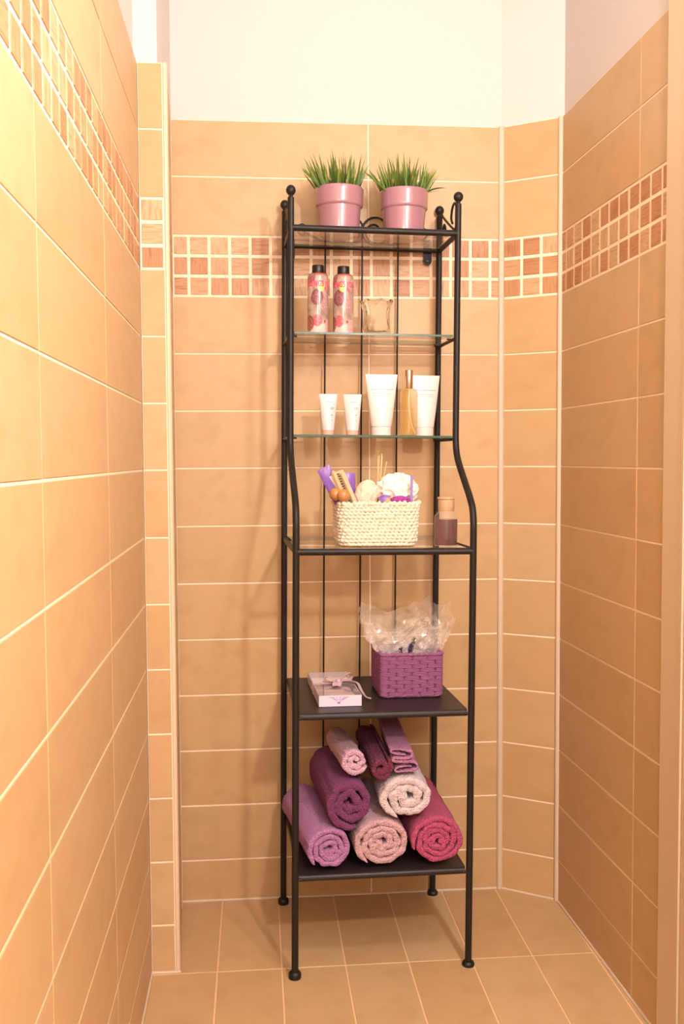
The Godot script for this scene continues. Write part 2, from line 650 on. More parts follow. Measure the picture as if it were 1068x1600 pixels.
	for i in zs.size() - 1:
		var xs := []
		for k in range(-2, 8):
			xs.append(clampf(-0.1045 + 0.1513 * k, -0.2571, 0.84))
		for k in xs.size() - 1:
			if xs[k + 1] - xs[k] > 0.01:
				var x0: float = xs[k]
				var x1: float = xs[k + 1]
				if zs[i] < 0.3 and x0 < -0.2125:
					x0 = -0.2125
				lay(fl, ff, x0, x1, -zs[i + 1], -zs[i])
	# ceiling and the wall behind the camera
	var ce := setting("ceiling")
	part("plaster", block(Vector3(1.6, 0.1, 4.1), 0.0005), M.plaster, ce, shift(Vector3(0.25, ceil_y + 0.05, 1.8)))
	var wf := setting("wall_front")
	part("plaster", block(Vector3(1.6, ceil_y, 0.1), 0.0005), M.plaster, wf, shift(Vector3(0.25, ceil_y / 2, 3.72)))


func trim(called: String, at: Vector3, r: float, top: float, mat: Material, _off: Vector3) -> void:
	var t := setting(called)
	var o := PackedVector2Array()
	for i in 14:
		o.append(Vector2(cos(TAU * i / 14.0), sin(TAU * i / 14.0)) * r)
	var m := prism(o, -top, 0.0, 1)
	part("sealing_strip", m, mat, t, Transform3D(Basis(Vector3.RIGHT, PI / 2), at))


func bead(parent: Node3D, a: Vector3, b: Vector3) -> void:
	part("sealing_bead", tube_mesh([a, b], 0.0036, 8), M.caulk, parent)


# ------------------------------------------------------------------ the rack
func s_scroll(big: float, small: float, span: float) -> Array:
	# an S of bent rod: the large curl winds out from its middle, its bottom runs on into a tail that ends in a small curl
	var pts := []
	var cb := Vector3(big, big, 0)
	for i in 31:
		var a := deg_to_rad(lerpf(-330.0, 262.0, i / 30.0))
		var r := big * lerpf(0.30, 1.0, clampf((rad_to_deg(a) + 330.0) / 270.0, 0.0, 1.0))
		pts.append(cb + Vector3(cos(a) * r, sin(a) * r, 0))
	var cs := Vector3(span - small, big * 1.0, 0)
	pts.append(Vector3(lerpf(big, span, 0.32), 0.002, 0))
	pts.append(Vector3(lerpf(big, span, 0.55), big * 0.22, 0))
	for i in 15:
		var a := deg_to_rad(225.0 + i * 28.0)
		var r := small * (1.0 - 0.55 * i / 14.0)
		pts.append(cs + Vector3(cos(a) * r, sin(a) * r, 0))
	return smooth_path(pts, 3)


func build_rack() -> void:
	var t := on_rack("shelf_rack", "tall black metal shelf rack with glass and metal shelves, standing against the back wall", "shelf", Vector3.ZERO)
	var X := 0.206
	var ZT := 0.205
	var ZL := 0.386
	var R := 0.0080
	# posts with their ball knobs and feet
	var knob := lathe_mesh([[[0.0068, -0.004], [0.0068, 0.001], [0.0052, 0.002], [0.0052, 0.006]], [[0.0, 0.0045], [0.005, 0.0055], [0.0085, 0.0085], [0.0112, 0.013], [0.0120, 0.0175], [0.0112, 0.022], [0.0085, 0.0265], [0.005, 0.0290], [0.0, 0.0300]]], 24)
	for s in [-1, 1]:
		var low := 0.0 if s > 0 else -0.0045
		var back := part("post", tube_mesh([Vector3(s * X, low + 0.006, 0), Vector3(s * X, 1.845, 0)], R, 16), M.iron, t)
		var bend := [Vector3(s * X, low + 0.006, ZL), Vector3(s * X, 1.02, ZL)]
		var curve := smooth_path([Vector3(s * X, 1.02, ZL), Vector3(s * X, 1.055, ZL - 0.001), Vector3(s * X, 1.088, ZL - 0.012), Vector3(s * X, 1.115, ZL - 0.040), Vector3(s * X, 1.145, ZL - 0.082), Vector3(s * X, 1.175, ZL - 0.123), Vector3(s * X, 1.203, ZL - 0.158), Vector3(s * X, 1.232, ZL - 0.176), Vector3(s * X, 1.265, ZT)], 6)
		bend.append_array(curve.slice(1))
		bend.append(Vector3(s * X, 1.828, ZT))
		var front := part("post", tube_mesh(bend, R, 16), M.iron, t)
		part("knob", knob, M.iron, back, shift(Vector3(s * X, 1.845, 0)))
		part("knob", knob, M.iron, front, shift(Vector3(s * X, 1.828, ZT)))
		var h := 0.0135 - low
		var foot := lathe_mesh([[[0.0, 0], [0.0115, 0]], [[0.0115, 0.0], [0.0140, 0.002], [0.0148, 0.006], [0.0145, h - 0.005], [0.0125, h - 0.0015], [0.0105, h]], [[0.0105, h], [0.0, h]]], 24)
		part("foot", foot, M.rubber, back, shift(Vector3(s * X, low, 0)))
		part("foot", foot, M.rubber, front, shift(Vector3(s * X, low, ZL)))
	# three thin rods down the back
	for x in [-0.0995, -0.0015, 0.0945]:
		part("back_rod", tube_mesh([Vector3(x, 0.228, 0), Vector3(x, 1.757, 0)], 0.0024, 8), M.iron, t)
	# the top shelf: a frame of round bars around a pane
	var y := 1.757
	var fr := part("shelf_frame", frame_mesh(X, y, 0.0, ZT, 0.0078, 0.0060), M.iron, t)
	glass(fr, -X + 0.010, X - 0.010, y - 0.002, y + 0.004, 0.004, ZT - 0.006)
	# two plain glass shelves on side bars
	for gy in [1.5065, 1.2570]:
		var pn := part("glass_shelf", block(Vector3(0.394, 0.0062, 0.196), 0.0006), M.pane, t, shift(Vector3(0.0, gy, 0.106)))
		part("glass_edge", block(Vector3(0.394, 0.0050, 0.0012), 0.0003), M.pane_edge, pn, shift(Vector3(0, 0, 0.0986)))
		part("glass_edge", block(Vector3(0.394, 0.0050, 0.0012), 0.0003), M.pane_edge, pn, shift(Vector3(0, 0, -0.0986)))
		for s in [-1, 1]:
			part("side_bar", tube_mesh([Vector3(s * X, gy - 0.0045, 0), Vector3(s * X, gy - 0.0045, ZT)], 0.0045, 8), M.iron, t)
			for z in [0.03, 0.175]:
				part("shelf_pin", tube_mesh([Vector3(s * X, gy - 0.0052, z), Vector3(s * (X - 0.018), gy - 0.0052, z)], 0.002, 8), M.iron, t)
	# the middle shelf: frame and pane, deeper
	y = 0.989
	var fr2 := part("shelf_frame", frame_mesh(X, y, 0.0, ZL, 0.0078, 0.0060), M.iron, t)
	glass(fr2, -X + 0.010, X - 0.010, y, y + 0.0062, 0.004, ZL - 0.005)
	# two black sheet shelves with a rolled front lip
	for py in [0.6165, 0.2385]:
		var o := PackedVector2Array()
		var z1 := ZL + 0.001
		# the profile in (z, y), extruded across
		o.append(Vector2(0.006, py - 0.016))
		o.append(Vector2(0.008, py - 0.016))
		o.append(Vector2(0.008, py - 0.002))
		o.append(Vector2(z1 - 0.010, py - 0.002))
		o.append(Vector2(z1 - 0.008, py - 0.016))
		for i in 9:
			var a := deg_to_rad(-80.0 + 170.0 * i / 8.0)
			o.append(Vector2(z1 - 0.008 + 0.008 * cos(a), py - 0.008 + 0.008 * sin(a)))
		o.append(Vector2(0.008, py))
		o.append(Vector2(0.006, py - 0.002))
		var sh := part("sheet_shelf", prism(o, -0.1965, 0.1965), M.plate, t, Transform3D(Basis(Vector3(0, 0, 1), Vector3(0, 1, 0), Vector3(-1, 0, 0)), Vector3.ZERO))
		for s in [-1, 1]:
			part("side_flange", block(Vector3(0.0016, 0.018, ZL - 0.022), 0.0004), M.plate, t, shift(Vector3(s * 0.1975, py - 0.0092, ZL / 2 - 0.002)))
			for z in [0.0, ZL]:
				part("shelf_bolt", tube_mesh([Vector3(s * 0.190, py - 0.009, z), Vector3(s * X, py - 0.009, z)], 0.0035, 8), M.iron, t)
	# bent-rod ornaments on the top shelf
	var path := s_scroll(0.0355, 0.016, 0.178)
	for s in [-1, 1]:
		var pp := []
		for v in path:
			pp.append(Vector3(s * (-0.002 + v.x), 1.767 + v.y, 0.0))
		part("scroll", tube_mesh(pp, 0.0030, 8), M.iron, t)
	path = smooth_path([Vector3(0, 1.778, 0.072), Vector3(0, 1.800, 0.069), Vector3(0, 1.8126, 0.057), Vector3(0, 1.802, 0.045), Vector3(0, 1.780, 0.040), Vector3(0, 1.768, 0.030), Vector3(0, 1.785, 0.020), Vector3(0, 1.825, 0.018), Vector3(0, 1.8447, 0.0276), Vector3(0, 1.836, 0.041), Vector3(0, 1.808, 0.095), Vector3(0, 1.782, 0.150), Vector3(0, 1.774, 0.172), Vector3(0, 1.786, 0.190), Vector3(0, 1.818, 0.190), Vector3(0, 1.840, 0.170), Vector3(0, 1.834, 0.145), Vector3(0, 1.812, 0.133), Vector3(0, 1.795, 0.146)], 5)
	for s in [-1, 1]:
		var pp := []
		for v in path:
			pp.append(v + Vector3(s * X, 0, 0))
		part("side_scroll", tube_mesh(pp, 0.0030, 8), M.iron, t)
	# tab that screws the rack to the wall
	var tab := PackedVector2Array([Vector2(-0.011, 0.0), Vector2(-0.011, -0.022)])
	for i in 9:
		var a := PI + PI * i / 8.0
		tab.append(Vector2(cos(a) * 0.011, -0.024 + sin(a) * 0.011))
	tab.append(Vector2(0.011, -0.022))
	tab.append(Vector2(0.011, 0.0))
	for s in [-1, 1]:
		var w := part("wall_tab", prism(tab, -0.012, -0.009), M.iron, t, shift(Vector3(0.176 if s > 0 else -0.190, 1.755, 0.002)))
		part("screw", lathe_mesh([[[0.0036, 0], [0.0030, 0.0015], [0.0, 0.0018]]], 12), M.screw, w, Transform3D(Basis(Vector3.RIGHT, PI / 2), Vector3(0, -0.024, -0.009)))


func frame_mesh(x: float, y: float, z0: float, z1: float, rf: float, rb: float) -> ArrayMesh:
	var st := start()
	tube(st, [Vector3(-x, y, z1), Vector3(x, y, z1)], rf, 14)
	tube(st, [Vector3(-x, y, z0), Vector3(x, y, z0)], rb, 12)
	for s in [-1, 1]:
		block_into(st, Vector3(0.006, 0.015, z1 - z0), 0.001, shift(Vector3(s * x, y, (z0 + z1) / 2)))
	return done(st)


func glass(parent: Node3D, x0: float, x1: float, y0: float, y1: float, z0: float, z1: float) -> void:
	part("pane", block(Vector3(x1 - x0, y1 - y0, z1 - z0), 0.0006), M.pane, parent, shift(Vector3((x0 + x1) / 2, (y0 + y1) / 2, (z0 + z1) / 2)))


# ------------------------------------------------------------------ top shelf: potted grass
func build_pots() -> void:
	var g := "pink pots of grass on the top shelf"
	pot(Vector3(-0.076, 1.7612, 0.100), "pink glazed pot of artificial grass on the top shelf, on the left, its blades leaning left", g, 11, Vector3(-0.02, 0, 0))
	pot(Vector3(0.0905, 1.7612, 0.100), "pink glazed pot of artificial grass on the top shelf, on the right, with one blade drooping over its right rim", g, 23, Vector3(0, 0, 0))


func pot(at: Vector3, label: String, group: String, seed_no: int, lean: Vector3) -> void:
	var t := on_rack("potted_grass", label, "potted plant", at, 0.0, group)
	var H := 0.119
	var body := [
		[[0.0, 0.002], [0.040, 0.002], [0.043, 0.0]],
		[[0.043, 0.0], [0.0478, 0.0015], [0.0492, 0.005], [0.0510, 0.020], [0.0533, 0.050], [0.0550, 0.0690], [0.0552, 0.0712]],
		[[0.0552, 0.0712], [0.0560, 0.0722], [0.0585, 0.0735], [0.0597, 0.0755], [0.0601, 0.080], [0.0612, 0.108], [0.0618, H - 0.0025], [0.0612, H - 0.0006], [0.0600, H], [0.0585, H - 0.0008], [0.0578, H - 0.004], [0.0565, 0.098]],
		[[0.0565, 0.098], [0.0, 0.098]]]
	part("pot", lathe_mesh(body, 64), M.pot, t)
	part("soil", lathe_mesh([[[0.0562, 0.0985], [0.03, 0.1005], [0.0, 0.101]]], 24), M.soil, t)
	var r := RandomNumberGenerator.new()
	r.seed = seed_no
	var st := start()
	for i in 150:
		var rad := 0.052 * sqrt(r.randf())
		var ang := r.randf() * TAU
		var root := Vector3(sin(ang) * rad, 0.099, cos(ang) * rad)
		var away := Vector3(root.x, 0, root.z) / 0.052
		var tall := r.randf_range(0.072, 0.124) * (1.0 - 0.20 * away.length())
		var out := away * r.randf_range(0.10, 0.50) + Vector3(r.randf_range(-0.2, 0.2), 0, r.randf_range(-0.2, 0.2)) + lean * 4.0
		blade(st, root, Vector3(out.x, 1.0, out.z).normalized(), tall, r.randf_range(0.0017, 0.0034), out * r.randf_range(0.05, 0.5), r)
	if seed_no == 23:
		for k in 2:
			blade(st, Vector3(0.046, 0.108, 0.018 - 0.02 * k), Vector3(0.70, 0.72, 0.1).normalized(), 0.064 - 0.010 * k, 0.0034, Vector3(0.45, -0.85, 0.0), r)
	for k in 10:
		var side_lean := -0.95 if seed_no == 23 else -0.80
		blade(st, Vector3(-0.044, 0.104, 0.030 - 0.007 * k), Vector3(side_lean + 0.07 * k, 1.0, 0.1).normalized(), 0.076 + 0.006 * (k % 4), 0.0026, Vector3(-0.2, -0.25, 0.0), r)
	for k in 7:
		blade(st, Vector3(0.042, 0.104, 0.026 - 0.010 * k), Vector3(0.40 - 0.05 * k, 1.0, 0.1).normalized(), 0.078 + 0.006 * (k % 3), 0.0026, Vector3(0.15, -0.15, 0.0), r)
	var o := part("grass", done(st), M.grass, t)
	o.set_meta("kind", "stuff")


func blade(st: SurfaceTool, root: Vector3, dir: Vector3, tall: float, w: float, bend: Vector3, r: RandomNumberGenerator) -> void:
	var ph := r.randf() * TAU
	var side := Vector3(cos(ph), 0, sin(ph))
	side = (side - dir * side.dot(dir)).normalized()
	var fold := dir.cross(side) * w * 0.35
	var hue := r.randf()
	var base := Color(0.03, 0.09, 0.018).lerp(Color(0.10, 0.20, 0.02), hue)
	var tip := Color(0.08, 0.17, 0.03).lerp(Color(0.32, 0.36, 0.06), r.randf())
	var n := 7
	var rows := []
	for i in n + 1:
		var s := float(i) / n
		var p := root + dir * tall * s + bend * tall * 0.5 * s * s
		var ww := w * (0.75 + 0.6 * s) * (1.0 - pow(s, 3.0)) if i < n else 0.0001
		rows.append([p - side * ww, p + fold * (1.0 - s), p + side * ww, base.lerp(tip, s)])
	st.set_smooth_group(3)
	for i in n:
		for k in 2:
			var a: Vector3 = rows[i][k]
			var b: Vector3 = rows[i][k + 1]
			var c: Vector3 = rows[i + 1][k + 1]
			var d: Vector3 = rows[i + 1][k]
			for v in [[a, i], [c, i + 1], [b, i], [a, i], [d, i + 1], [c, i + 1]]:
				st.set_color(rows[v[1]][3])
				st.set_uv(Vector2.ZERO)
				st.add_vertex(v[0])


# ------------------------------------------------------------------ second shelf: bottles and a glass
func label_texture(shift_u: float) -> ImageTexture:
	# the printed film that wraps round a bottle: u goes once round, the front is u = 0.5
	var W := 512
	var Hh := 384
	var im := Image.create(W, Hh, false, Image.FORMAT_RGBA8)
	im.fill(Color(0.90, 0.68, 0.62))
	var n := FastNoiseLite.new()
	n.seed = 4
	n.frequency = 0.012
	for yy in Hh:
		for xx in W:
			var k := n.get_noise_2d(xx, yy)
			var c := Color(0.58, 0.48, 0.43).lerp(Color(0.76, 0.67, 0.61), clampf(0.5 + k, 0, 1))
			if yy > 320:
				c = c.lerp(Color(0.88, 0.78, 0.75), 0.8)
			if yy < 14:
				c = Color(0.70, 0.33, 0.27)
			im.set_pixel(xx, yy, c)
	# round fruit and flowers, as (u, v, radius in u, colour)
	for d in [[0.47, 0.40, 0.100, Color(0.48, 0.24, 0.29)], [0.64, 0.52, 0.11, Color(0.66, 0.50, 0.48)], [0.475, 0.78, 0.075, Color(0.82, 0.32, 0.38)], [0.33, 0.82, 0.10, Color(0.55, 0.28, 0.26)],
			[0.53, 0.235, 0.055, Color(0.97, 0.80, 0.35)], [0.36, 0.06, 0.08, Color(0.60, 0.35, 0.33)], [0.60, 0.79, 0.02, Color(0.55, 0.32, 0.25)], [0.70, 0.88, 0.10, Color(0.86, 0.62, 0.60)], [0.17, 0.45, 0.11, Color(0.58, 0.25, 0.30)], [0.85, 0.30, 0.09, Color(0.92, 0.33, 0.38)], [0.05, 0.75, 0.1, Color(0.80, 0.55, 0.52)], [0.62, 0.27, 0.03, Color(0.90, 0.35, 0.45)]]:
		var cx: float = d[0] * W
		var cy: float = d[1] * Hh
		var rr: float = d[2] * W
		for yy in range(maxi(0, int(cy - rr)), mini(Hh, int(cy + rr) + 1)):
			for xx in range(int(cx - rr), int(cx + rr) + 1):
				var q := Vector2(xx - cx, yy - cy).length() / rr
				if q < 1.0:
					var px := posmod(xx, W)
					var col: Color = d[3]
					col = col.lerp(Color(0.35, 0.12, 0.16) if d[0] < 0.5 and d[1] < 0.6 else col, 0.5 * smoothstep(0.6, 1.0, q))
					var g := n.get_noise_2d(xx * 5.0, yy * 5.0)
					im.set_pixel(px, yy, im.get_pixel(px, yy).lerp(col.lightened(maxf(0.0, g) * 0.5), 0.88 if q < 0.95 else 0.5))
	var out := Image.create(W, Hh, false, Image.FORMAT_RGBA8)
	var s := int(shift_u * W)
	out.blit_rect(im, Rect2i(s, 0, W - s, Hh), Vector2i(0, 0))
	if s > 0:
		out.blit_rect(im, Rect2i(0, 0, s, Hh), Vector2i(W - s, 0))
	return ImageTexture.create_from_image(out)


# text bent round a vertical cylinder; «turn» is the angle of its middle
func bent_text(text: String, height: float, radius: float, turn: float, squeeze := 1.0) -> ArrayMesh:
	var tm := TextMesh.new()
	var f := SystemFont.new()
	f.font_names = PackedStringArray(["Droid Sans"])
	f.font_weight = 700
	tm.font = f
	tm.text = text
	tm.font_size = 32
	tm.depth = 0.04
	tm.pixel_size = height / 24.0
	tm.curve_step = 4.0
	var arr := tm.surface_get_arrays(0)
	var vs: PackedVector3Array = arr[Mesh.ARRAY_VERTEX]
	var ns: PackedVector3Array = arr[Mesh.ARRAY_NORMAL]
	for i in vs.size():
		var v := vs[i]
		var a := turn + v.x * squeeze / radius
		var rr := radius + 0.0003 + clampf(v.z, -0.01, 0.01) * 0.01
		vs[i] = Vector3(sin(a) * rr, v.y, cos(a) * rr)
		var nn := ns[i]
		ns[i] = Vector3(nn.x * cos(a) + nn.z * sin(a), nn.y, -nn.x * sin(a) + nn.z * cos(a))
	var full := []
	full.resize(Mesh.ARRAY_MAX)
	full[Mesh.ARRAY_VERTEX] = vs
	full[Mesh.ARRAY_NORMAL] = ns
	if arr[Mesh.ARRAY_INDEX] != null:
		full[Mesh.ARRAY_INDEX] = arr[Mesh.ARRAY_INDEX]
	var m := ArrayMesh.new()
	m.add_surface_from_arrays(Mesh.PRIMITIVE_TRIANGLES, full)
	return m


func build_bottles() -> void:
	var pink_ink := plain(Color(0.88, 0.20, 0.40), 0.4)
	var g := "pink printed shower gel bottles on the second shelf"
	for k in 2:
		var at: Vector3 = [Vector3(-0.1325, 1.5105, 0.135), Vector3(-0.0680, 1.5105, 0.130)][k]
		var t := on_rack("gel_bottle", ["left one of the two pink fruit-print bottles with black caps on the second shelf", "pink fruit-print bottle with black cap standing beside the glass candle holder"][k], "bottle", at, 0.0, g)
		var film := plain(Color(1, 1, 1), 0.22)
		film.albedo_texture = label_texture(0.0 if k == 0 else 0.06)
		film.clearcoat_enabled = true
		film.clearcoat = 0.8
		film.clearcoat_roughness = 0.08
		var r := 0.0262
		var h := 0.151
		var st := start()
		lathe(st, [[0.0, 0.001], [0.022, 0.0], [0.0255, 0.002]], 48, Vector3.ZERO, 1, 1, 1, Rect2(0, 0.95, 1, 0.05))
		# the seam of the wrap is at the back, so the front is the middle of the print
		var rows := []
		for p in [[0.0255, 0.002], [r, 0.005], [r, h - 0.012], [r - 0.0006, h - 0.007], [r - 0.0025, h - 0.0025], [r - 0.0065, h], [0.015, h + 0.0008], [0.0, h + 0.001]]:
			var row := PackedVector3Array()
			for i in 49:
				var a: float = TAU * i / 48.0 + PI
				row.append(Vector3(sin(a) * p[0], p[1], cos(a) * p[0]))
			rows.append(row)
		for j in rows.size() - 1:
			var y0: float = clampf(1.0 - rows[j][0].y / h, 0.002, 0.998)
			var y1: float = clampf(1.0 - rows[j + 1][0].y / h, 0.002, 0.998)
			grid(st, [rows[j], rows[j + 1]], false, false, 2, Rect2(0, y1, 1, y0 - y1))
		part("body", done(st), film, t)
		part("cap", lathe_mesh([[[0.0150, h], [0.0155, h + 0.001], [0.0150, h + 0.019], [0.0142, h + 0.0205]], [[0.0142, h + 0.0205], [0.0, h + 0.0212]]], 32), M.black_plastic, t)
		part("lettering", bent_text("RIENGS JOU", 0.0150, r, 0.10 if k == 0 else -0.30, 0.66), pink_ink, t, shift(Vector3(0, 0.1235, 0)))
	# thick glass candle holder with a wavy rim
	var t := on_rack("candle_holder", "small clear glass candle holder with thick wavy rim on the second shelf", "candle holder", Vector3(0.0185, 1.5105, 0.120))
	var rows := []
	var prof := [[0.0, 0.0], [0.032, 0.0], [0.0355, 0.003], [0.0355, 0.020], [0.0330, 0.042], [0.0335, 0.060], [0.0375, 0.078], [0.0405, 0.0870], [0.0395, 0.0885], [0.0370, 0.0875], [0.0335, 0.078], [0.0290, 0.060], [0.0282, 0.042], [0.0300, 0.022], [0.0270, 0.013], [0.0, 0.011]]
	for p in prof:
		var row := PackedVector3Array()
		for i in 72:
			var a := TAU * i / 72.0
			var up: float = clampf((p[1] - 0.03) / 0.058, 0, 1)
			var w := 1.0 + 0.055 * up * sin(a * 7.0) + 0.012 * sin(a * 14.0 + p[1] * 60.0)
			row.append(Vector3(sin(a) * p[0] * w, p[1] + 0.003 * up * sin(a * 7.0 + 1.0), cos(a) * p[0] * w))
		rows.append(row)
	var st := start()
	grid(st, rows, true, false, 0)
	part("glass_bowl", done(st), M.thick_glass, t)


# ------------------------------------------------------------------ third shelf: tubes and perfume
func tube_texture(kind: int) -> ImageTexture:
	var im := Image.create(256, 256, false, Image.FORMAT_RGBA8)
	var r := RandomNumberGenerator.new()
	r.seed = 40 + kind
	im.fill(Color(0.87, 0.84, 0.81) if kind < 2 else Color(0.85, 0.79, 0.77))
	# the front is the middle of the print; lines of lettering too small to read are dashes
	var grey := Color(0.48, 0.44, 0.41)
	if kind < 2:
		for line in [[72, 96, 160, 4], [94, 104, 152, 3], [104, 104, 150, 3]]:
			var x: int = line[1]
			while x < line[2]:
				var w := r.randi_range(2, 4)
				im.fill_rect(Rect2i(x, line[0] - r.randi_range(0, 1), w - 1, line[3]), grey)
				x += w
	else:
		for line in [[55, 124, 146, 5], [72, 126, 160, 2], [128, 122, 160, 1], [165, 122, 160, 1]]:
			var x: int = line[1]
			while x < line[2]:
				im.fill_rect(Rect2i(x, line[0], 3, line[3]), grey)
				x += 4
		for d in [[142, 100, 12, Color(0.82, 0.58, 0.56)], [144, 148, 8, Color(0.82, 0.62, 0.60)], [146, 182, 3, Color(0.45, 0.34, 0.32)], [152, 190, 2, Color(0.45, 0.34, 0.32)]]:
			for yy in range(d[1] - d[2], d[1] + d[2] + 1):
				for xx in range(d[0] - d[2], d[0] + d[2] + 1):
					if Vector2(xx - d[0], yy - d[1]).length() < d[2]:
						im.set_pixel(xx, yy, d[3])
	return ImageTexture.create_from_image(im)


func squeeze_tube(called: String, label: String, at: Vector3, yaw: float, H: float, cap_h: float, w_top: float, w_low: float, kind: int, body_tex: Material, cap_mat: Material, group: String) -> void:
	var t := on_rack(called, label, "cosmetic tube", at, yaw, group)
	var st := start()
	var rows := []
	for j in 15:
		var s := j / 14.0
		var hw := lerpf(w_low, w_top, pow(s, 0.85))
		var hd := lerpf(w_low * 0.92, 0.0009, pow(s, 1.25))
		if s > 0.955:
			hd = 0.0009
		var row := PackedVector3Array()
		for i in 49:
			var a := TAU * i / 48.0 + PI
			var flat := lerpf(1.0, 0.6, s)
			var sx := sin(a)
			row.append(Vector3(signf(sx) * pow(absf(sx), flat) * hw, lerpf(cap_h, H, s), cos(a) * hd))
		rows.append(row)
	grid(st, rows, false, false, 1)
	var crimp := rows[14] as PackedVector3Array
	var line := PackedVector3Array()
	for v in crimp:
		line.append(Vector3(v.x, H + 0.0002, 0))
	grid(st, [crimp, line], false, false, 2)
	var low := PackedVector3Array()
	for v in rows[0]:
		low.append(Vector3(v.x * 0.8, cap_h, v.z * 0.8))
	grid(st, [low, rows[0]], false, false, 3)
	part("body", done(st), body_tex, t)
	var c := w_low * 0.97
	part("cap", lathe_mesh([[[0.0, 0.0005], [c - 0.002, 0.0]], [[c - 0.002, 0.0], [c - 0.0005, 0.001], [c, 0.003], [c, cap_h - 0.001]], [[c, cap_h - 0.001], [c * 0.8, cap_h + 0.0002]]], 40), cap_mat, t)


func build_tubes() -> void:
	var y := 1.2603
	var big := []
	var mats := []
	for k in 4:
		var m := plain(Color(1, 1, 1), 0.35)
		m.albedo_texture = tube_texture([2, 3, 0, 1][k])
		mats.append(m)
	squeeze_tube("small_tube", "small blush pink cosmetic tube on the third shelf, leftmost of the two", Vector3(-0.1055, y, 0.135), 0.0, 0.1035, 0.0125, 0.0230, 0.0150, 2, mats[0], M.blush_cap, "small blush tubes on the third shelf")
	squeeze_tube("small_tube", "small blush pink cosmetic tube on the third shelf, nearer the large white tube", Vector3(-0.0440, y, 0.135), -0.1, 0.1035, 0.0125, 0.0232, 0.0155, 3, mats[1], M.blush_cap, "small blush tubes on the third shelf")
	squeeze_tube("large_tube", "large white cosmetic tube standing left of the golden perfume bottle", Vector3(0.0315, y, 0.125), 0.0, 0.1555, 0.0235, 0.0415, 0.0260, 0, mats[2], M.white_plastic, "large white tubes on the third shelf")
	squeeze_tube("large_tube", "large white cosmetic tube half hidden behind the golden perfume bottle", Vector3(0.1490, y, 0.090), 0.0, 0.1575, 0.0235, 0.0415, 0.0260, 1, mats[3], M.white_plastic, "large white tubes on the third shelf")
	# perfume
	var t := on_rack("perfume_bottle", "slender golden glass perfume bottle with metallic cap on the third shelf", "perfume", Vector3(0.0965, y, 0.155))
	var r := 0.0222
	part("body", lathe_mesh([[[0.0, 0.0005], [r - 0.003, 0.0005]], [[r - 0.003, 0.0005], [r - 0.0006, 0.002], [r, 0.006], [r, 0.104], [r - 0.0006, 0.110], [r - 0.0035, 0.1155], [r - 0.010, 0.119], [0.0090, 0.1200]], [[0.0090, 0.12], [0.0, 0.1205]]], 48), M.gold_water, t)
	part("dip_tube", tube_mesh(smooth_path([Vector3(0.000, 0.118, 0.004), Vector3(0.000, 0.07, 0.006), Vector3(0.006, 0.03, 0.008), Vector3(0.015, 0.006, 0.008)], 8), 0.0011, 8), M.white_plastic, t)
	part("cap", lathe_mesh([[[0.0095, 0.1195], [0.0100, 0.1205], [0.0100, 0.163], [0.0092, 0.1645]], [[0.0092, 0.1645], [0.0, 0.165]]], 32), M.cap_metal, t)


# ------------------------------------------------------------------ fourth shelf: the white basket and what is in it
func rounded_rect(hx: float, hz: float, r: float, per := 8, step := 0.0) -> Array:
	# counter-clockwise seen from above, as (x, z); with a step the sides are divided too
	var out := []
	for q in 4:
		var c: Vector2 = [Vector2(hx - r, hz - r), Vector2(hx - r, -hz + r), Vector2(-hx + r, -hz + r), Vector2(-hx + r, hz - r)][q]
		var a0 := PI / 2 - q * PI / 2
		for i in per + 1:
			var a := a0 - PI / 2 * i / per
			out.append(c + Vector2(cos(a), sin(a)) * r)
	if step > 0.0:
		var more := []
		for i in out.size():
			var a: Vector2 = out[i]
			var b: Vector2 = out[(i + 1) % out.size()]
			var n := maxi(1, int(round(a.distance_to(b) / step)))
			for k in n:
				more.append(a.lerp(b, float(k) / n))
		return more
	return out


func rope_ring(hx: float, hz: float, r: float, y: float, thick: float, bumps: float, phase: float, rough := 0.0) -> ArrayMesh:
	var loop := rounded_rect(hx, hz, r, 8, 0.0022)
	var n := loop.size()
	var len := 0.0
	var rows := []
	for i in n:
		var p: Vector2 = loop[i]
		var before: Vector2 = loop[(i + n - 1) % n]
		var after: Vector2 = loop[(i + 1) % n]
		var d := (after - before).normalized()
		var outw := Vector2(-d.y, d.x)
		if outw.dot(p) < 0:
			outw = -outw
		len += p.distance_to(before)
		var w := sin(len * TAU / bumps + phase)
		var k := lump.get_noise_3d(p.x * 60.0, y * 200.0 + phase, p.y * 60.0)
		var row := PackedVector3Array()
		var rr := thick * (1.0 + 0.16 * w + 0.20 * k)
		var c := p + outw * (0.0011 * w + rough * k)
		for a in 8:
			var ang := TAU * a / 8.0
			row.append(Vector3(c.x + outw.x * cos(ang) * rr, y + sin(ang) * rr * 0.98 + 0.0010 * w + (0.004 * rough / 0.003) * k * 0.5, c.y + outw.y * cos(ang) * rr))
		rows.append(row)
	rows.reverse()
	var st := start()
	grid(st, rows, true, true, 0)
	return done(st)


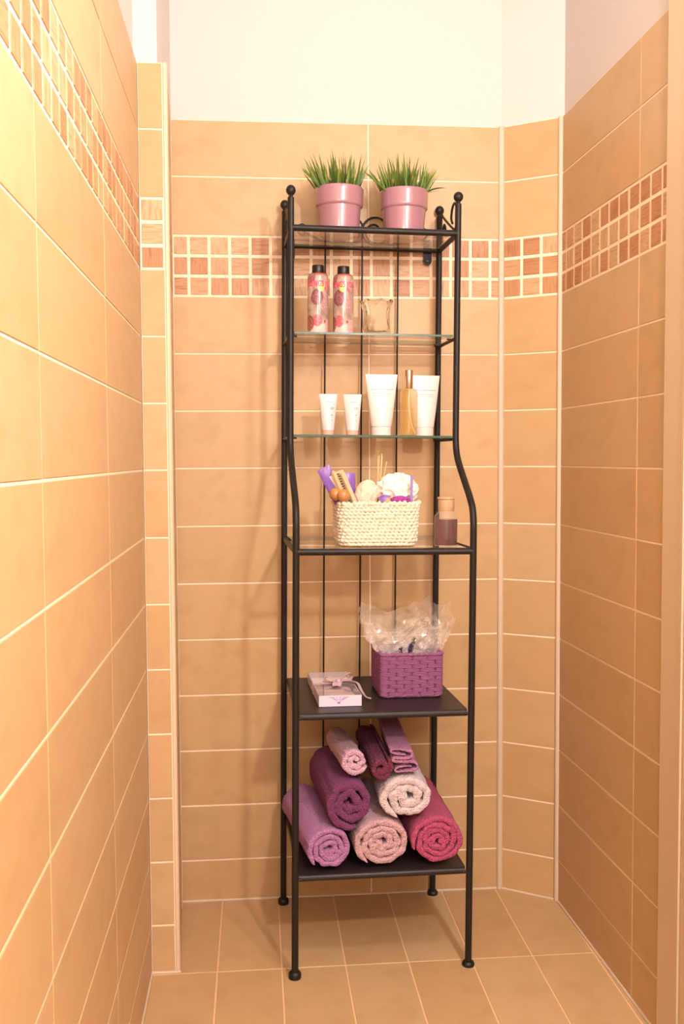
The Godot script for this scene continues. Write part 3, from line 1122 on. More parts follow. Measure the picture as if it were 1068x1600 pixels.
func box_shell(hx0: float, hz0: float, hx1: float, hz1: float, r: float, y0: float, y1: float, wall := 0.002) -> ArrayMesh:
	# an open rounded box: outside, rim, inside, bottom
	var st := start()
	var rows := []
	for q in [[hx0, hz0, y0, 0.0], [hx1, hz1, y1, 0.0], [hx1, hz1, y1, wall], [hx0, hz0, y0 + wall, wall]]:
		var row := PackedVector3Array()
		for p in rounded_rect(q[0] - q[3], q[1] - q[3], r, 6):
			row.append(Vector3(p.x, q[2], p.y))
		rows.append(row)
	for j in 3:
		grid(st, [rows[j], rows[j + 1]], true, false, j + 1)
	var flat := PackedVector3Array()
	for p in rows[3]:
		flat.append(Vector3(0, y0 + wall, 0))
	grid(st, [rows[3], flat], true, false, 5)
	var under := PackedVector3Array()
	for p in rows[0]:
		under.append(Vector3(0, y0, 0))
	grid(st, [under, rows[0]], true, false, 6)
	return done(st)


func build_bath_basket() -> void:
	var base := Vector3(-0.005, 0.9962, 0.268)
	var t := on_rack("woven_basket", "cream white woven rope basket full of bath accessories on the middle shelf", "basket", base, 0.0)
	var hx := 0.0945
	var hz := 0.064
	part("liner", box_shell(hx - 0.009, hz - 0.009, hx - 0.006, hz - 0.006, 0.020, 0.002, 0.096), M.liner, t)
	for i in 12:
		var s := i / 11.0
		var grow := 0.0035 * s
		part("woven_row", rope_ring(hx - 0.0045 + grow - (0.003 if i == 0 else 0.0), hz - 0.0045 + grow - (0.003 if i == 0 else 0.0), 0.023, 0.0052 + 0.0080 * i, 0.0049, 0.0105, PI * (i % 2) + 0.4 * i, 0.0006), M.rope, t)
	part("rim", rope_ring(hx - 0.001, hz - 0.001, 0.023, 0.0995, 0.0056, 0.012, 1.0, 0.003), M.rope, t)
	# contents, all in the basket's own frame
	var bx := rack * shift(base)
	var o := in_basket(bx, "purple_packet", "flat purple film packet with white label leaning at the left end of the white basket", "packet", Vector3(-0.061, 0.055, 0.018), 0.49, -0.1)
	part("pouch", pillow(0.032, 0.146, 0.008), M.purple_film, o, shift(Vector3(0, 0.073, 0)))
	part("paper_label", block(Vector3(0.0115, 0.034, 0.0012), 0.0003), M.paper, o, Transform3D(Basis(Vector3.BACK, 0.06), Vector3(0.0100, 0.104, 0.0048)))
	o = in_basket(bx, "purple_packet", "small purple film packet standing behind the wooden brush in the white basket", "packet", Vector3(-0.056, 0.055, -0.022), 0.03, 0.2)
	part("pouch", pillow(0.026, 0.116, 0.008), M.purple_film, o, shift(Vector3(0, 0.058, 0)))
	o = in_basket(bx, "wooden_brush", "pale wooden nail brush with rows of dark bristles leaning in the white basket", "brush", Vector3(-0.0440, 0.054, 0.034), 0.415, -0.1)
	part("brush_back", block(Vector3(0.029, 0.132, 0.007), 0.0025), M.beech, o, shift(Vector3(0, 0.066, -0.005)))
	part("brush_edge", block(Vector3(0.0105, 0.138, 0.011), 0.004), M.beech, o, shift(Vector3(-0.0095, 0.069, 0.002)))
	part("brush_edge", block(Vector3(0.0125, 0.128, 0.010), 0.004), M.beech, o, shift(Vector3(0.0090, 0.064, 0.001)))
	for i in 14:
		part("bristle_tuft", block(Vector3(0.0056, 0.0022, 0.007), 0.0005), M.bristle, o, Transform3D(Basis(Vector3.BACK, -0.25), Vector3(-0.0003, 0.046 + 0.0062 * i, 0.0022)))
	o = in_basket(bx, "thin_stick", "thin pale stick lying against the wooden brush in the white basket", "stick", Vector3(-0.028, 0.080, 0.014), 0.66, 0.0)
	part("rod", tube_mesh([Vector3(0, 0, 0.0), Vector3(0, 0.112, 0.0)], 0.0012, 8), M.paper, o)
	o = in_basket(bx, "wooden_massager", "wooden massager with two polished round balls resting on the rim of the white basket", "massager", Vector3(-0.0855, 0.1195, 0.054), 0.0, 0.0)
	var ball := SphereMesh.new()
	ball.radius = 0.0152
	ball.height = 0.0304
	part("ball", ball, M.ball_wood, o, shift(Vector3(0.0, 0.0, 0.005)))
	part("ball", ball, M.ball_wood, o, shift(Vector3(-0.0165, 0.0025, -0.012)))
	part("peg", tube_mesh([Vector3(0.004, -0.001, 0.008), Vector3(-0.024, 0.004, -0.018)], 0.005, 10), M.ball_wood, o)
	o = in_basket(bx, "loofah_pad", "pale beige rolled loofah pad between the wooden brush and the white puff", "loofah", Vector3(-0.0235, 0.115, 0.004), -0.2, 0.1)
	part("roll", ruffle(Vector3(0.029, 0.040, 0.026), 0.08, 1.6, 5), M.pad, o)
	var ends := [[Vector3(0.0075, 0.085, -0.022), Vector3(0.0085, 0.212, -0.020)], [Vector3(0.0095, 0.085, -0.026), Vector3(0.0128, 0.215, -0.026)], [Vector3(0.011, 0.085, -0.022), Vector3(0.0172, 0.2185, -0.018)], [Vector3(0.012, 0.085, -0.028), Vector3(0.0205, 0.212, -0.030)], [Vector3(0.009, 0.085, -0.018), Vector3(0.0285, 0.199, -0.014)]]
	for i in ends.size():
		o = in_basket(bx, "reed_stick", "thin natural reed stick standing upright behind the white puff, one of five", "stick", Vector3.ZERO, 0.0, 0.0, "reed sticks in the white basket")
		o.set_meta("label", ["leftmost thin reed stick of the bunch behind the white bath puff", "second thin reed stick from the left in the bunch behind the white puff", "tallest thin reed stick in the middle of the bunch behind the white puff", "upright reed stick just left of the slanting one behind the white puff", "slanting reed stick leaning furthest to the right behind the white puff"][i])
		part("rod", tube_mesh([ends[i][0], ends[i][1]], 0.0011, 6), M.reed, o)
	o = in_basket(bx, "bath_puff", "large white ruffled bath puff filling the right half of the white basket", "bath puff", Vector3(0.0525, 0.128, -0.004), 0.0, 0.0)
	part("netting", ruffle(Vector3(0.052, 0.042, 0.038), 0.24, 1.9, 17), M.puff, o)
	o = in_basket(bx, "bath_ball", "small round bath ball with yellow and purple marbling at the front of the white basket", "bath ball", Vector3(0.0135, 0.1085, 0.047), 0.0, 0.0)
	var mb := plain(Color(1, 1, 1), 0.5)
	mb.albedo_texture = noise_tex(0.006, [Color(0.45, 0.36, 0.72), Color(0.55, 0.40, 0.70), Color(0.90, 0.70, 0.45), Color(0.90, 0.80, 0.55)], 77, FastNoiseLite.TYPE_SIMPLEX_SMOOTH, 2, 0.0, 256)
	var sb := SphereMesh.new()
	sb.radius = 0.0145
	sb.height = 0.027
	part("ball", sb, mb, o)
	o = in_basket(bx, "magenta_flower", "bright magenta ruffled flower at the front of the white basket", "flower", Vector3(0.0510, 0.1070, 0.046), 0.0, 0.0)
	part("petals", ruffle(Vector3(0.024, 0.0105, 0.011), 0.45, 4.5, 3), M.magenta_petal, o)
	o = in_basket(bx, "purple_stick", "flat lilac stick standing upright at the right end of the white basket", "stick", Vector3(0.0785, 0.058, 0.046), 0.0, 0.0)
	part("blade", block(Vector3(0.0062, 0.109, 0.0035), 0.001), M.purple_stick, o, shift(Vector3(0, 0.0545, 0)))


func in_basket(bx: Transform3D, called: String, label: String, category: String, at: Vector3, tilt: float, yaw: float, group := "") -> Node3D:
	var o := thing(called, label, category, Vector3.ZERO, group)
	o.transform = bx * Transform3D(Basis(Vector3.BACK, tilt) * Basis(Vector3.UP, yaw), at)
	return o


func pillow(w: float, h: float, d: float) -> ArrayMesh:
	var st := start()
	for side in [1, -1]:
		var rows := []
		for j in 13:
			var row := PackedVector3Array()
			for i in 9:
				var u := i / 8.0 * 2.0 - 1.0
				var v := j / 12.0 * 2.0 - 1.0
				var k := sqrt(maxf(0.0, (1.0 - u * u))) * sqrt(maxf(0.0, 1.0 - pow(absf(v), 4.0)))
				var cr := lump.get_noise_2d(u * 3.0 + w * 90.0, v * 4.0) * 0.0012
				row.append(Vector3(u * w / 2 * side, v * h / 2, side * (0.0003 + k * d / 2 + cr * k)))
			rows.append(row)
		grid(st, rows, false, false, 1 if side > 0 else 2)
	return done(st)


# a lumpy, folded ball
func ruffle(s: Vector3, depth: float, freq: float, seed_no: int) -> ArrayMesh:
	var st := start()
	var rows := []
	for j in 49:
		var row := PackedVector3Array()
		var th := PI * (1.0 - j / 48.0)
		for i in 80:
			var a := TAU * i / 80.0
			var d := Vector3(sin(th) * sin(a), cos(th), sin(th) * cos(a))
			var q := d * freq + Vector3.ONE * seed_no
			var ridge := 1.0 - absf(lump.get_noise_3dv(q)) * 2.0
			var k := 1.0 + depth * (ridge - 0.6) * 0.8 + 0.04 * fine.get_noise_3dv(d * freq * 4.0)
			row.append(d * s * k)
		rows.append(row)
	grid(st, rows, true, false, 0)
	return done(st)


func build_diffuser() -> void:
	var t := on_rack("diffuser_bottle", "round glass bottle of dark plum liquid with a wooden stopper, right of the white basket", "bottle", Vector3(0.1540, 0.9962, 0.330))
	var r := 0.0280
	part("glass_body", lathe_mesh([[[r - 0.002, 0.0], [r, 0.003], [r, 0.068], [r - 0.001, 0.072], [r - 0.006, 0.0785], [0.0185, 0.0835], [0.0180, 0.089]]], 40), M.clear, t)
	part("liquid", lathe_mesh([[[0.0, 0.003], [r - 0.003, 0.003]], [[r - 0.003, 0.003], [r - 0.0012, 0.005], [r - 0.0012, 0.0645]], [[r - 0.0012, 0.0645], [0.0, 0.0645]]], 40), M.plum_water, t)
	part("glass_foot", lathe_mesh([[[0.0, 0.0], [r - 0.002, 0.0]], [[r - 0.002, 0.0], [r - 0.002, 0.0026]], [[r - 0.002, 0.0026], [0, 0.0026]]], 40), M.clear, t)
	part("stopper", lathe_mesh([[[0.0, 0.0835], [0.0185, 0.0835]], [[0.0185, 0.0835], [0.0193, 0.0845], [0.0193, 0.108]], [[0.0193, 0.108], [0.0186, 0.1088], [0.0186, 0.1100], [0.0203, 0.1108], [0.0210, 0.1130], [0.0205, 0.1160], [0.0190, 0.1168]], [[0.0190, 0.1168], [0.0, 0.1172]]], 40), M.cap_wood, t)


# ------------------------------------------------------------------ fifth shelf: gift box and lavender basket
func flower_print() -> ImageTexture:
	var im := Image.create(256, 64, false, Image.FORMAT_RGBA8)
	im.fill(Color(0.87, 0.82, 0.88))
	var r := RandomNumberGenerator.new()
	r.seed = 5
	var stem := Color(0.66, 0.56, 0.70)
	for k in 26:
		var x := 118.0 + r.randf_range(-8, 8)
		var y := 50.0
		var dx := r.randf_range(-1.7, 1.7)
		for i in 34:
			x += dx * (0.5 + i / 30.0)
			y -= 1.25
			if y < 4 or x < 4 or x > 250:
				break
			im.set_pixel(int(x), int(y), stem)
			if i > 16:
				var c := Color(0.60, 0.46, 0.72).lerp(Color(0.80, 0.70, 0.84), r.randf())
				im.fill_rect(Rect2i(int(x) - 1, int(y), r.randi_range(2, 4), 2), c)
	im.fill_rect(Rect2i(112, 38, 14, 10), Color(0.55, 0.42, 0.66))
	return ImageTexture.create_from_image(im)


func build_gift_box() -> void:
	var L := 0.255
	var W := 0.1015
	var H := 0.0262
	var t := on_rack("gift_box", "flat gift box with clear lid and pink ribbon bow on the black metal shelf", "gift box", Vector3(-0.0965, 0.6170, 0.198), 0.01)
	var st := start()
	block_into(st, Vector3(W, 0.0012, L), 0.0003, shift(Vector3(0, 0.0008, 0)))
	for s in [-1, 1]:
		block_into(st, Vector3(0.0012, H * 0.92, L), 0.0003, shift(Vector3(s * (W / 2 - 0.0006), H * 0.46, 0)))
		block_into(st, Vector3(W, H, 0.0012), 0.0003, shift(Vector3(0, H * 0.5, s * (L / 2 - 0.0006))))
	part("tray", done(st), M.card, t)
	var pm := plain(Color(1, 1, 1), 0.6)
	pm.albedo_texture = flower_print()
	st = start()
	quad(st, Vector3(-W / 2, 0.0005, 0), Vector3(W / 2, 0.0005, 0), Vector3(W / 2, H, 0), Vector3(-W / 2, H, 0))
	quad(st, Vector3(W / 2, 0.0005, -0.0003), Vector3(-W / 2, 0.0005, -0.0003), Vector3(-W / 2, H, -0.0003), Vector3(W / 2, H, -0.0003))
	part("printed_front", done(st), pm, t, shift(Vector3(0, 0, L / 2 + 0.0004)))
	part("clear_lid", block(Vector3(W, 0.0008, L), 0.0002), M.clear, t, shift(Vector3(0, H + 0.0006, 0)))
	st = start()
	for s in [-1, 1]:
		block_into(st, Vector3(0.0014, 0.0014, L), 0.0004, shift(Vector3(s * (W / 2 - 0.0007), H + 0.0004, 0)))
	part("lid_edge", done(st), M.card, t)
	for i in 3:
		part("sachet", pillow_flat(0.086, 0.058, 0.018), M.sachet, t, shift(Vector3(0, 0.011, -0.075 + 0.066 * i)))
	part("inner_card", block(Vector3(0.094, 0.001, 0.024), 0.0003), M.paper, t, Transform3D(Basis(Vector3.RIGHT, 0.3), Vector3(0, 0.020, -0.062)))
	# ribbon round the box and a bow on top
	var bz := 0.004
	st = start()
	ribbon(st, [Vector3(-W / 2 - 0.0012, 0.001, bz), Vector3(-W / 2 - 0.0012, H + 0.0005, bz), Vector3(-W / 2, H + 0.0018, bz), Vector3(0, H + 0.0022, bz), Vector3(W / 2, H + 0.0018, bz), Vector3(W / 2 + 0.0012, H + 0.0005, bz), Vector3(W / 2 + 0.0012, 0.001, bz)], Vector3(0, 0, 1), 0.016)
	part("ribbon_band", done(st), M.ribbon, t)
	var bow := Vector3(0.012, H + 0.004, bz)
	st = start()
	ribbon(st, smooth_path([bow, bow + Vector3(0.012, 0.012, -0.004), bow + Vector3(0.030, 0.020, -0.010), bow + Vector3(0.036, 0.012, -0.008), bow + Vector3(0.024, 0.003, -0.002), bow + Vector3(0.004, 0.002, 0.002)], 6), Vector3(0.2, 0.1, 1), 0.017)
	ribbon(st, smooth_path([bow, bow + Vector3(-0.012, 0.008, -0.003), bow + Vector3(-0.028, 0.012, -0.006), bow + Vector3(-0.032, 0.006, -0.005), bow + Vector3(-0.018, 0.001, 0.0), bow + Vector3(-0.003, 0.001, 0.002)], 6), Vector3(-0.2, 0.1, 1), 0.016)
	ribbon(st, smooth_path([bow + Vector3(0.0, 0.002, 0.004), bow + Vector3(-0.006, 0.003, 0.022), bow + Vector3(-0.010, 0.001, 0.046)], 6), Vector3(1, 0, 0.15), 0.022)
	ribbon(st, smooth_path([bow + Vector3(0.004, 0.003, 0.003), bow + Vector3(0.026, 0.004, 0.008), bow + Vector3(0.044, 0.001, 0.022), bow + Vector3(0.052, -0.014, 0.040), bow + Vector3(0.060, -0.025, 0.058), bow + Vector3(0.072, -0.0285, 0.062)], 6), Vector3(-0.35, 0.1, 1), 0.016)
	block_into(st, Vector3(0.009, 0.007, 0.012), 0.0025, shift(bow + Vector3(0, 0.003, 0.001)))
	part("ribbon_bow", done(st), M.ribbon, t)


func pillow_flat(w: float, l: float, h: float) -> ArrayMesh:
	var st := start()
	for side in [1, -1]:
		var rows := []
		for j in 11:
			var row := PackedVector3Array()
			for i in 13:
				var u := i / 12.0 * 2.0 - 1.0
				var v := j / 10.0 * 2.0 - 1.0
				var k := sqrt(maxf(0.0, 1.0 - u * u * u * u)) * sqrt(maxf(0.0, 1.0 - pow(absf(v), 3.0)))
				var cr := lump.get_noise_2d(u * 4.0, v * 3.0) * 0.003
				row.append(Vector3(u * w / 2 * side, side * (0.0003 + k * (h / 2 + cr)), -v * l / 2))
			rows.append(row)
		grid(st, rows, false, false, 1 if side > 0 else 2)
	return done(st)


# a band of cloth along a path, its width along «across», with a little thickness
func ribbon(st: SurfaceTool, path: Array, across: Vector3, width: float) -> void:
	var top := []
	var low := []
	for i in path.size():
		var p: Vector3 = path[i]
		var d: Vector3 = (path[mini(i + 1, path.size() - 1)] - path[maxi(i - 1, 0)]).normalized()
		var s := (across - d * across.dot(d)).normalized()
		var n := s.cross(d)
		var a := PackedVector3Array()
		var b := PackedVector3Array()
		for k in 5:
			var u := k / 4.0 - 0.5
			var c := p + s * u * width + n * 0.0007 * sin(u * 9.0 + i * 0.4)
			a.append(c + n * 0.0003)
			b.append(c - n * 0.0003)
		top.append(a)
		b.reverse()
		low.append(b)
	grid(st, top, false, false, 7)
	grid(st, low, false, false, 8)


func build_lavender_basket() -> void:
	var base := Vector3(0.0900, 0.6170, 0.186)
	var t := on_rack("lavender_basket", "purple woven paper rope basket holding cellophane wrapped lavender on the fourth shelf", "basket", base, 0.0)
	var hx := 0.0765
	var hz := 0.0740
	var H := 0.108
	part("liner", box_shell(hx - 0.006, hz - 0.006, hx - 0.004, hz - 0.004, 0.010, 0.0015, H - 0.003), M.magenta_dark, t)
	# upright stakes and the bands woven round them
	var cols := 7
	for face in 4:
		for c in cols:
			var u := (c + 0.5) / cols * 2.0 - 1.0
			var half := hx if face % 2 == 0 else hz
			var off := hz if face % 2 == 0 else hx
			var p := Vector3(u * (half - 0.009), H / 2, off - 0.0024)
			part("stake", block(Vector3(0.0058, H - 0.006, 0.0028), 0.0006), M.magenta_dark, t, Transform3D(Basis(Vector3.UP, face * PI / 2), Vector3.ZERO) * shift(p))
	var rows := 10
	for j in rows:
		part("woven_band", woven_band(hx, hz, 0.011, 0.0045 + (H - 0.010) * (j + 0.5) / rows, (H - 0.010) / rows, cols, j), M.magenta_rope, t)
	part("rim", rope_ring(hx - 0.001, hz - 0.001, 0.010, H - 0.0015, 0.0042, 0.016, 0.5, 0.0008), M.magenta_rope, t)
	part("bottom_edge", rope_ring(hx - 0.0028, hz - 0.0028, 0.010, 0.0040, 0.0036, 0.016, 0.5, 0.0004), M.magenta_rope, t)
	# what it holds
	var bx := rack * shift(base)
	var film := pane(Color(1, 0.98, 0.95, 0.16))
	film.roughness = 0.08
	var lace := plain(Color(1, 1, 1), 0.8)
	lace.transparency = BaseMaterial3D.TRANSPARENCY_ALPHA
	lace.albedo_texture = lace_texture()
	lace.backlight_enabled = true
	lace.backlight = Color(0.5, 0.5, 0.48)
	var o := thing("cellophane_wrap", "crumpled clear cellophane with white lacy print fanning out of the purple basket", "wrapping", Vector3.ZERO)
	o.transform = bx
	var back_top := [Vector3(-0.128, 0.196, 0.015), Vector3(-0.112, 0.228, -0.010), Vector3(-0.088, 0.214, -0.030), Vector3(-0.040, 0.196, -0.040), Vector3(0.000, 0.208, -0.035), Vector3(0.036, 0.224, -0.025), Vector3(0.062, 0.240, -0.015), Vector3(0.078, 0.216, -0.005), Vector3(0.112, 0.226, 0.005), Vector3(0.116, 0.190, 0.030)]
	var back_low := [Vector3(-0.060, 0.070, 0.052), Vector3(-0.062, 0.070, 0.02), Vector3(-0.060, 0.070, -0.03), Vector3(-0.040, 0.07, -0.050), Vector3(-0.01, 0.07, -0.056), Vector3(0.015, 0.07, -0.056), Vector3(0.035, 0.07, -0.056), Vector3(0.055, 0.07, -0.045), Vector3(0.062, 0.07, -0.02), Vector3(0.062, 0.070, 0.03)]
	part("film", fan(back_low, back_top, 0.010, 1), film, o)
	var front_top := [Vector3(-0.128, 0.196, 0.015), Vector3(-0.095, 0.172, 0.045), Vector3(-0.050, 0.166, 0.062), Vector3(-0.005, 0.160, 0.066), Vector3(0.040, 0.172, 0.064), Vector3(0.082, 0.176, 0.056), Vector3(0.116, 0.190, 0.030)]
	var front_low := [Vector3(-0.062, 0.07, 0.02), Vector3(-0.060, 0.07, 0.052), Vector3(-0.03, 0.07, 0.058), Vector3(0.0, 0.07, 0.060), Vector3(0.03, 0.07, 0.058), Vector3(0.058, 0.07, 0.052), Vector3(0.062, 0.07, 0.02)]
	part("film", fan(front_low, front_top, 0.008, 2), film, o)
	var lt := []
	for v in back_top:
		lt.append(Vector3(v.x * 0.93, v.y - 0.030 + 0.008 * sin(v.x * 60.0), v.z + 0.022))
	var ll := []
	for v in back_low:
		ll.append(Vector3(v.x * 0.92, v.y, v.z * 0.9 + 0.012))
	part("lace_print", fan(ll, lt, 0.008, 3), lace, o)
	# lavender sprigs
	for k in 3:
		var at: Vector3 = [Vector3(-0.012, 0.092, 0.0645), Vector3(-0.004, 0.092, 0.063), Vector3(-0.024, 0.086, 0.0635)][k]
		var l := thing("lavender_sprig", ["dark purple lavender sprig at the front of the cellophane, its head lowest", "grey green lavender sprig with a curled tip at the front of the cellophane", "short purple lavender sprig tucked behind the purple basket's front rim"][k], "lavender", Vector3.ZERO, "lavender sprigs in the purple basket")
		l.transform = bx * shift(at)
		var lean: Vector3 = [Vector3(0.012, 0.040, 0.002), Vector3(0.010, 0.056, 0.0), Vector3(-0.004, 0.034, 0.003)][k]
		part("stem", tube_mesh(smooth_path([Vector3.ZERO, lean * 0.5 + Vector3(0.002, 0, 0), lean], 5), 0.0009, 6), M.stem, l)
		var st := start()
		var r := RandomNumberGenerator.new()
		r.seed = 60 + k
		for i in 26:
			var s := r.randf_range(0.45, 1.05)
			var a := r.randf() * TAU
			var c := lean * s + Vector3(cos(a), r.randf_range(-0.4, 0.4), sin(a)) * 0.0034
			block_into(st, Vector3(0.0034, 0.0050, 0.0034), 0.0012, Transform3D(Basis(Vector3(cos(a), 0, sin(a)), r.randf_range(-0.8, 0.8)), c))
		part("flower_head", done(st), M.lavender if k != 1 else M.stem, l)


func lace_texture() -> ImageTexture:
	var W := 384
	var im := Image.create(W, W, false, Image.FORMAT_RGBA8)
	var n := FastNoiseLite.new()
	n.seed = 14
	n.frequency = 0.017
	n.fractal_octaves = 3
	n.domain_warp_enabled = true
	n.domain_warp_amplitude = 20.0
	for y in W:
		for x in W:
			var k := 1.0 - absf(n.get_noise_2d(x, y)) * 9.0
			var k2 := 1.0 - absf(n.get_noise_2d(x * 2.1 + 500.0, y * 2.1)) * 6.0
			var fade := smoothstep(0.0, 0.22, y / float(W))
			var a := maxf(clampf(k, 0.0, 1.0) * 0.8, clampf(k2, 0.0, 1.0) * 0.55) * (0.25 + 0.75 * fade)
			a = maxf(a, 0.30 * fade)
			im.set_pixel(x, y, Color(0.97, 0.93, 0.88, a))
	return ImageTexture.create_from_image(im)


# a crumpled sheet between two edges
func fan(low: Array, top: Array, crumple: float, seed_no: int) -> ArrayMesh:
	var lo := smooth_path(low, 6)
	var hi := []
	for i in top.size() - 1:
		for k in 6:
			hi.append(top[i].lerp(top[i + 1], k / 6.0))
	hi.append(top[top.size() - 1])
	var st := start()
	var rows := []
	for j in 15:
		var s := j / 14.0
		var row := PackedVector3Array()
		for i in lo.size():
			var p: Vector3 = lo[i].lerp(hi[i], s)
			var q := p * 42.0 + Vector3.ONE * seed_no * 10.0
			var amt := crumple * (0.25 + 0.75 * s)
			p += Vector3(lump.get_noise_3dv(q), 0.4 * lump.get_noise_3dv(q + Vector3(50, 0, 0)), lump.get_noise_3dv(q + Vector3(0, 70, 0))) * amt
			row.append(p)
		rows.append(row)
	grid(st, rows, false, false, 4294967295)
	return done(st)


func woven_band(hx: float, hz: float, r: float, y: float, h: float, cols: int, row_no: int) -> ArrayMesh:
	# three strands side by side that dip behind every other stake
	var loop := rounded_rect(hx, hz, r, 5, 0.0026)
	var n := loop.size()
	var st := start()
	for strand in 3:
		var sy := y + h * (strand - 1) / 3.1
		var rows := []
		for i in n:
			var p: Vector2 = loop[i]
			var before: Vector2 = loop[(i + n - 1) % n]
			var after: Vector2 = loop[(i + 1) % n]
			var d := (after - before).normalized()
			var outw := Vector2(-d.y, d.x)
			if outw.dot(p) < 0:
				outw = -outw
			# which column of which face
			var dip := 0.0
			var u := 9.0
			if absf(absf(p.y) - hz) < 0.0006:
				u = (p.x / (hx - 0.009) + 1.0) * 0.5 * cols
			elif absf(absf(p.x) - hx) < 0.0006:
				u = (p.y / (hz - 0.009) + 1.0) * 0.5 * cols
			if u > 0.0 and u < cols:
				var c := int(floor(u))
				var f := absf(u - c - 0.5)
				if (c + row_no) % 2 == 0:
					dip = 1.0 - smoothstep(0.13, 0.25, f)
			var k := lump.get_noise_3d(p.x * 90.0, sy * 900.0, p.y * 90.0)
			var c2 := p + outw * (0.0012 - 0.0036 * dip + 0.0006 * k)
			var rr := h / 6.0 * (1.08 + 0.15 * k)
			var rowv := PackedVector3Array()
			for a in 6:
				var ang := TAU * a / 6.0
				rowv.append(Vector3(c2.x + outw.x * cos(ang) * rr * 0.8, sy + sin(ang) * rr + 0.0003 * k, c2.y + outw.y * cos(ang) * rr * 0.8))
			rows.append(rowv)
		rows.reverse()
		grid(st, rows, true, true, 1)
	return done(st)


# ------------------------------------------------------------------ bottom shelf: towels
func build_towels() -> void:
	var lilac := terry(Color(0.70, 0.46, 0.67))
	var peach := terry(Color(0.83, 0.655, 0.68))
	var crimson := terry(Color(0.72, 0.27, 0.42))
	var plum := terry(Color(0.44, 0.18, 0.36))
	var cream := terry(Color(0.89, 0.82, 0.83))
	var pink := terry(Color(0.86, 0.68, 0.76))
	var wine := terry(Color(0.43, 0.15, 0.25))
	var mauve := terry(Color(0.73, 0.47, 0.62))
	var big := "large rolled towels on the bottom shelf"
	var small := "small rolled towels on top of the pile"
	towel("rolled_towel", "orchid lilac rolled bath towel, lower left of the pile on the bottom shelf", Vector3(-0.1235, 0.2930, 0.376), Vector3(-0.160, 0.2930, 0.045), 0.0570, 0.0540, 3.1, lilac, 1, 3.9, big)
	towel("rolled_towel", "peach pink rolled bath towel in the middle of the bottom row", Vector3(0.0015, 0.3005, 0.372), Vector3(-0.004, 0.3005, 0.045), 0.0715, 0.0620, 3.3, peach, 2, 4.1, big)
	towel("rolled_towel", "crimson rolled bath towel at the right end of the bottom row", Vector3(0.1340, 0.3000, 0.372), Vector3(0.142, 0.3000, 0.045), 0.0680, 0.0615, 3.7, crimson, 3, 3.5, big)
	towel("rolled_towel", "dark plum rolled bath towel resting on the lilac and peach towels", Vector3(-0.0750, 0.3950, 0.370), Vector3(-0.088, 0.3940, 0.060), 0.0625, 0.0660, 2.3, plum, 4, 5.0, big)
	towel("rolled_towel", "cream white rolled bath towel resting on the peach and crimson towels", Vector3(0.0605, 0.4045, 0.370), Vector3(0.078, 0.4040, 0.060), 0.0710, 0.0560, 2.4, cream, 5, 4.3, big)
	towel("hand_towel_roll", "small pale pink rolled towel lying on the dark plum towel", Vector3(-0.0630, 0.4910, 0.350), Vector3(-0.072, 0.4760, 0.090), 0.0370, 0.0350, 1.9, pink, 6, 5.9, small)
	towel("hand_towel_roll", "small wine red rolled towel between the pale pink roll and the folded mauve towel", Vector3(-0.0005, 0.4720, 0.355), Vector3(0.000, 0.4820, 0.080), 0.0310, 0.0350, 1.6, wine, 7, 1.0, small)
	# the folded one
	var t := thing("folded_towel", "small mauve towel folded in pleats, lying on the cream towel", "towel", Vector3.ZERO)
	# its end from top to bottom: a long loop, a turn back, a second long loop
	var path := smooth_path([Vector2(0.006, 0.0165), Vector2(-0.016, 0.0185), Vector2(-0.0275, 0.0210), Vector2(-0.0300, 0.0260), Vector2(-0.022, 0.0290), Vector2(0.000, 0.0275), Vector2(0.0160, 0.0240), Vector2(0.0205, 0.0165), Vector2(0.0150, 0.0095), Vector2(-0.002, 0.0075), Vector2(-0.0190, 0.0085), Vector2(-0.0250, 0.0035), Vector2(-0.0180, -0.0005), Vector2(0.002, -0.0010), Vector2(0.0220, -0.0020), Vector2(0.0320, -0.0080), Vector2(0.0330, -0.0165), Vector2(0.0240, -0.0220), Vector2(0.004, -0.0235), Vector2(-0.0150, -0.0255), Vector2(-0.0190, -0.0200), Vector2(-0.0120, -0.0145), Vector2(0.006, -0.0120), Vector2(0.0200, -0.0125)], 6)
	strip(t, path, 0.0052, 0.27, mauve, 8, 0.0008)
	t.transform = rack * Transform3D(pointing(Vector3(0.0510, 0.4900, 0.360), Vector3(0.066, 0.5000, 0.085)), Vector3(0.0510, 0.4900, 0.360))


func pointing(front: Vector3, back: Vector3) -> Basis:
	var z := (front - back).normalized()
	var x := Vector3.UP.cross(z).normalized()
	return Basis(x, z.cross(x), z)


func towel(called: String, label: String, front: Vector3, back: Vector3, rx: float, ry: float, layers: float, mat: Material, seed_no: int, end_angle: float, group: String) -> void:
	var t := thing(called, label, "towel", Vector3.ZERO, group)
	var n := int(layers * 140)
	var tt := 1.0 / (layers + 0.95)
	var path := []
	for i in n + 1:
		var s := layers * i / n
		var a := end_angle - TAU * (layers - s)
		var r := tt * 0.45 + tt * s
		var soft := 0.28 if s < layers - 0.9 else 0.10
		r += tt * soft * lump.get_noise_3d(cos(a) * 1.7, sin(a) * 1.7, s * 0.7 + seed_no * 7.0)
		path.append(Vector2(cos(a) * r * rx, sin(a) * r * ry))
	strip(t, path, tt * (rx + ry) * 0.5 * 0.96, front.distance_to(back), mat, seed_no, 0.0022)
	t.transform = rack * Transform3D(pointing(front, back), front)


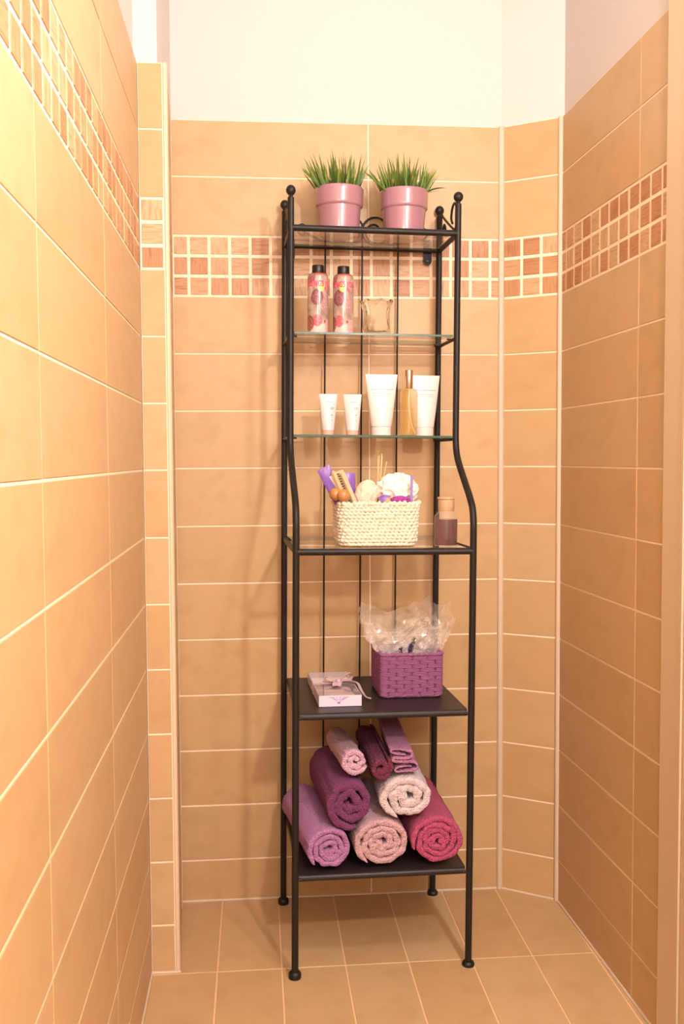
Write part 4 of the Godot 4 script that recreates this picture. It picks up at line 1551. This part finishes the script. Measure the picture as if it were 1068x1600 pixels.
# a thick strip of cloth that follows a path in xy and runs back along -z; the front edge is rounded
func strip(t: Node3D, path: Array, thick: float, length: float, mat: Material, seed_no: int, wobble: float) -> void:
	var prof := []   # (offset, z), once round
	for i in 9:
		var a := deg_to_rad(-90.0 + 180.0 * i / 8.0)
		prof.append(Vector2(sin(a) * 0.5, cos(a) * thick * 0.42 - thick * 0.42))
	for i in 14:
		prof.append(Vector2(0.5, -thick * 0.42 - (length - thick * 0.84) * (i + 1) / 15.0))
	for i in 5:
		var a := deg_to_rad(90.0 - 180.0 * i / 4.0)
		prof.append(Vector2(sin(a) * 0.5, -length + thick * 0.42 - cos(a) * thick * 0.42))
	prof.append(Vector2(-0.5, -length * 0.5))
	prof.append(Vector2(-0.5, -thick * 1.2))
	var n := path.size()
	var rows := []
	for i in n:
		var p: Vector2 = path[i]
		var d: Vector2 = (path[mini(i + 1, n - 1)] - path[maxi(i - 1, 0)]).normalized()
		var nn := Vector2(d.y, -d.x)
		var e := minf(i, n - 1 - i) / 10.0
		var th := thick * (sqrt(clampf(e, 0.0, 1.0)) * 0.97 + 0.03)
		var zo := wobble * lump.get_noise_3d(p.x * 40.0, p.y * 40.0, seed_no * 3.0 + i * 0.02)
		var row := PackedVector3Array()
		for q in prof:
			var o: float = q.x * th
			var c := p + nn * o
			var v := Vector3(c.x, c.y, q.y + zo * (1.0 if q.y > -0.05 else 0.0))
			var k := lump.get_noise_3d(v.x * 28.0 + seed_no, v.y * 28.0, v.z * 22.0) * 0.0016
			var fz := fine.get_noise_3d(v.x * 420.0, v.y * 420.0, v.z * 420.0) * 0.0010
			var push := Vector3(nn.x * signf(q.x), nn.y * signf(q.x), 0) if q.y < -thick * 0.4 else Vector3(nn.x * q.x * 2.0, nn.y * q.x * 2.0, 0.8)
			row.append(v + push * (k + fz))
		rows.append(row)
	var st := start()
	grid(st, rows, true, false, 1)
	for e in 2:
		var row: PackedVector3Array = rows[0 if e == 0 else n - 1]
		var mid := Vector3.ZERO
		for v in row:
			mid += v / row.size()
		for k in row.size():
			var b := row[k]
			var c := row[(k + 1) % row.size()]
			if e == 0:
				tri(st, mid, c, b)
			else:
				tri(st, mid, b, c)
	part("cloth", done(st), mat, t)
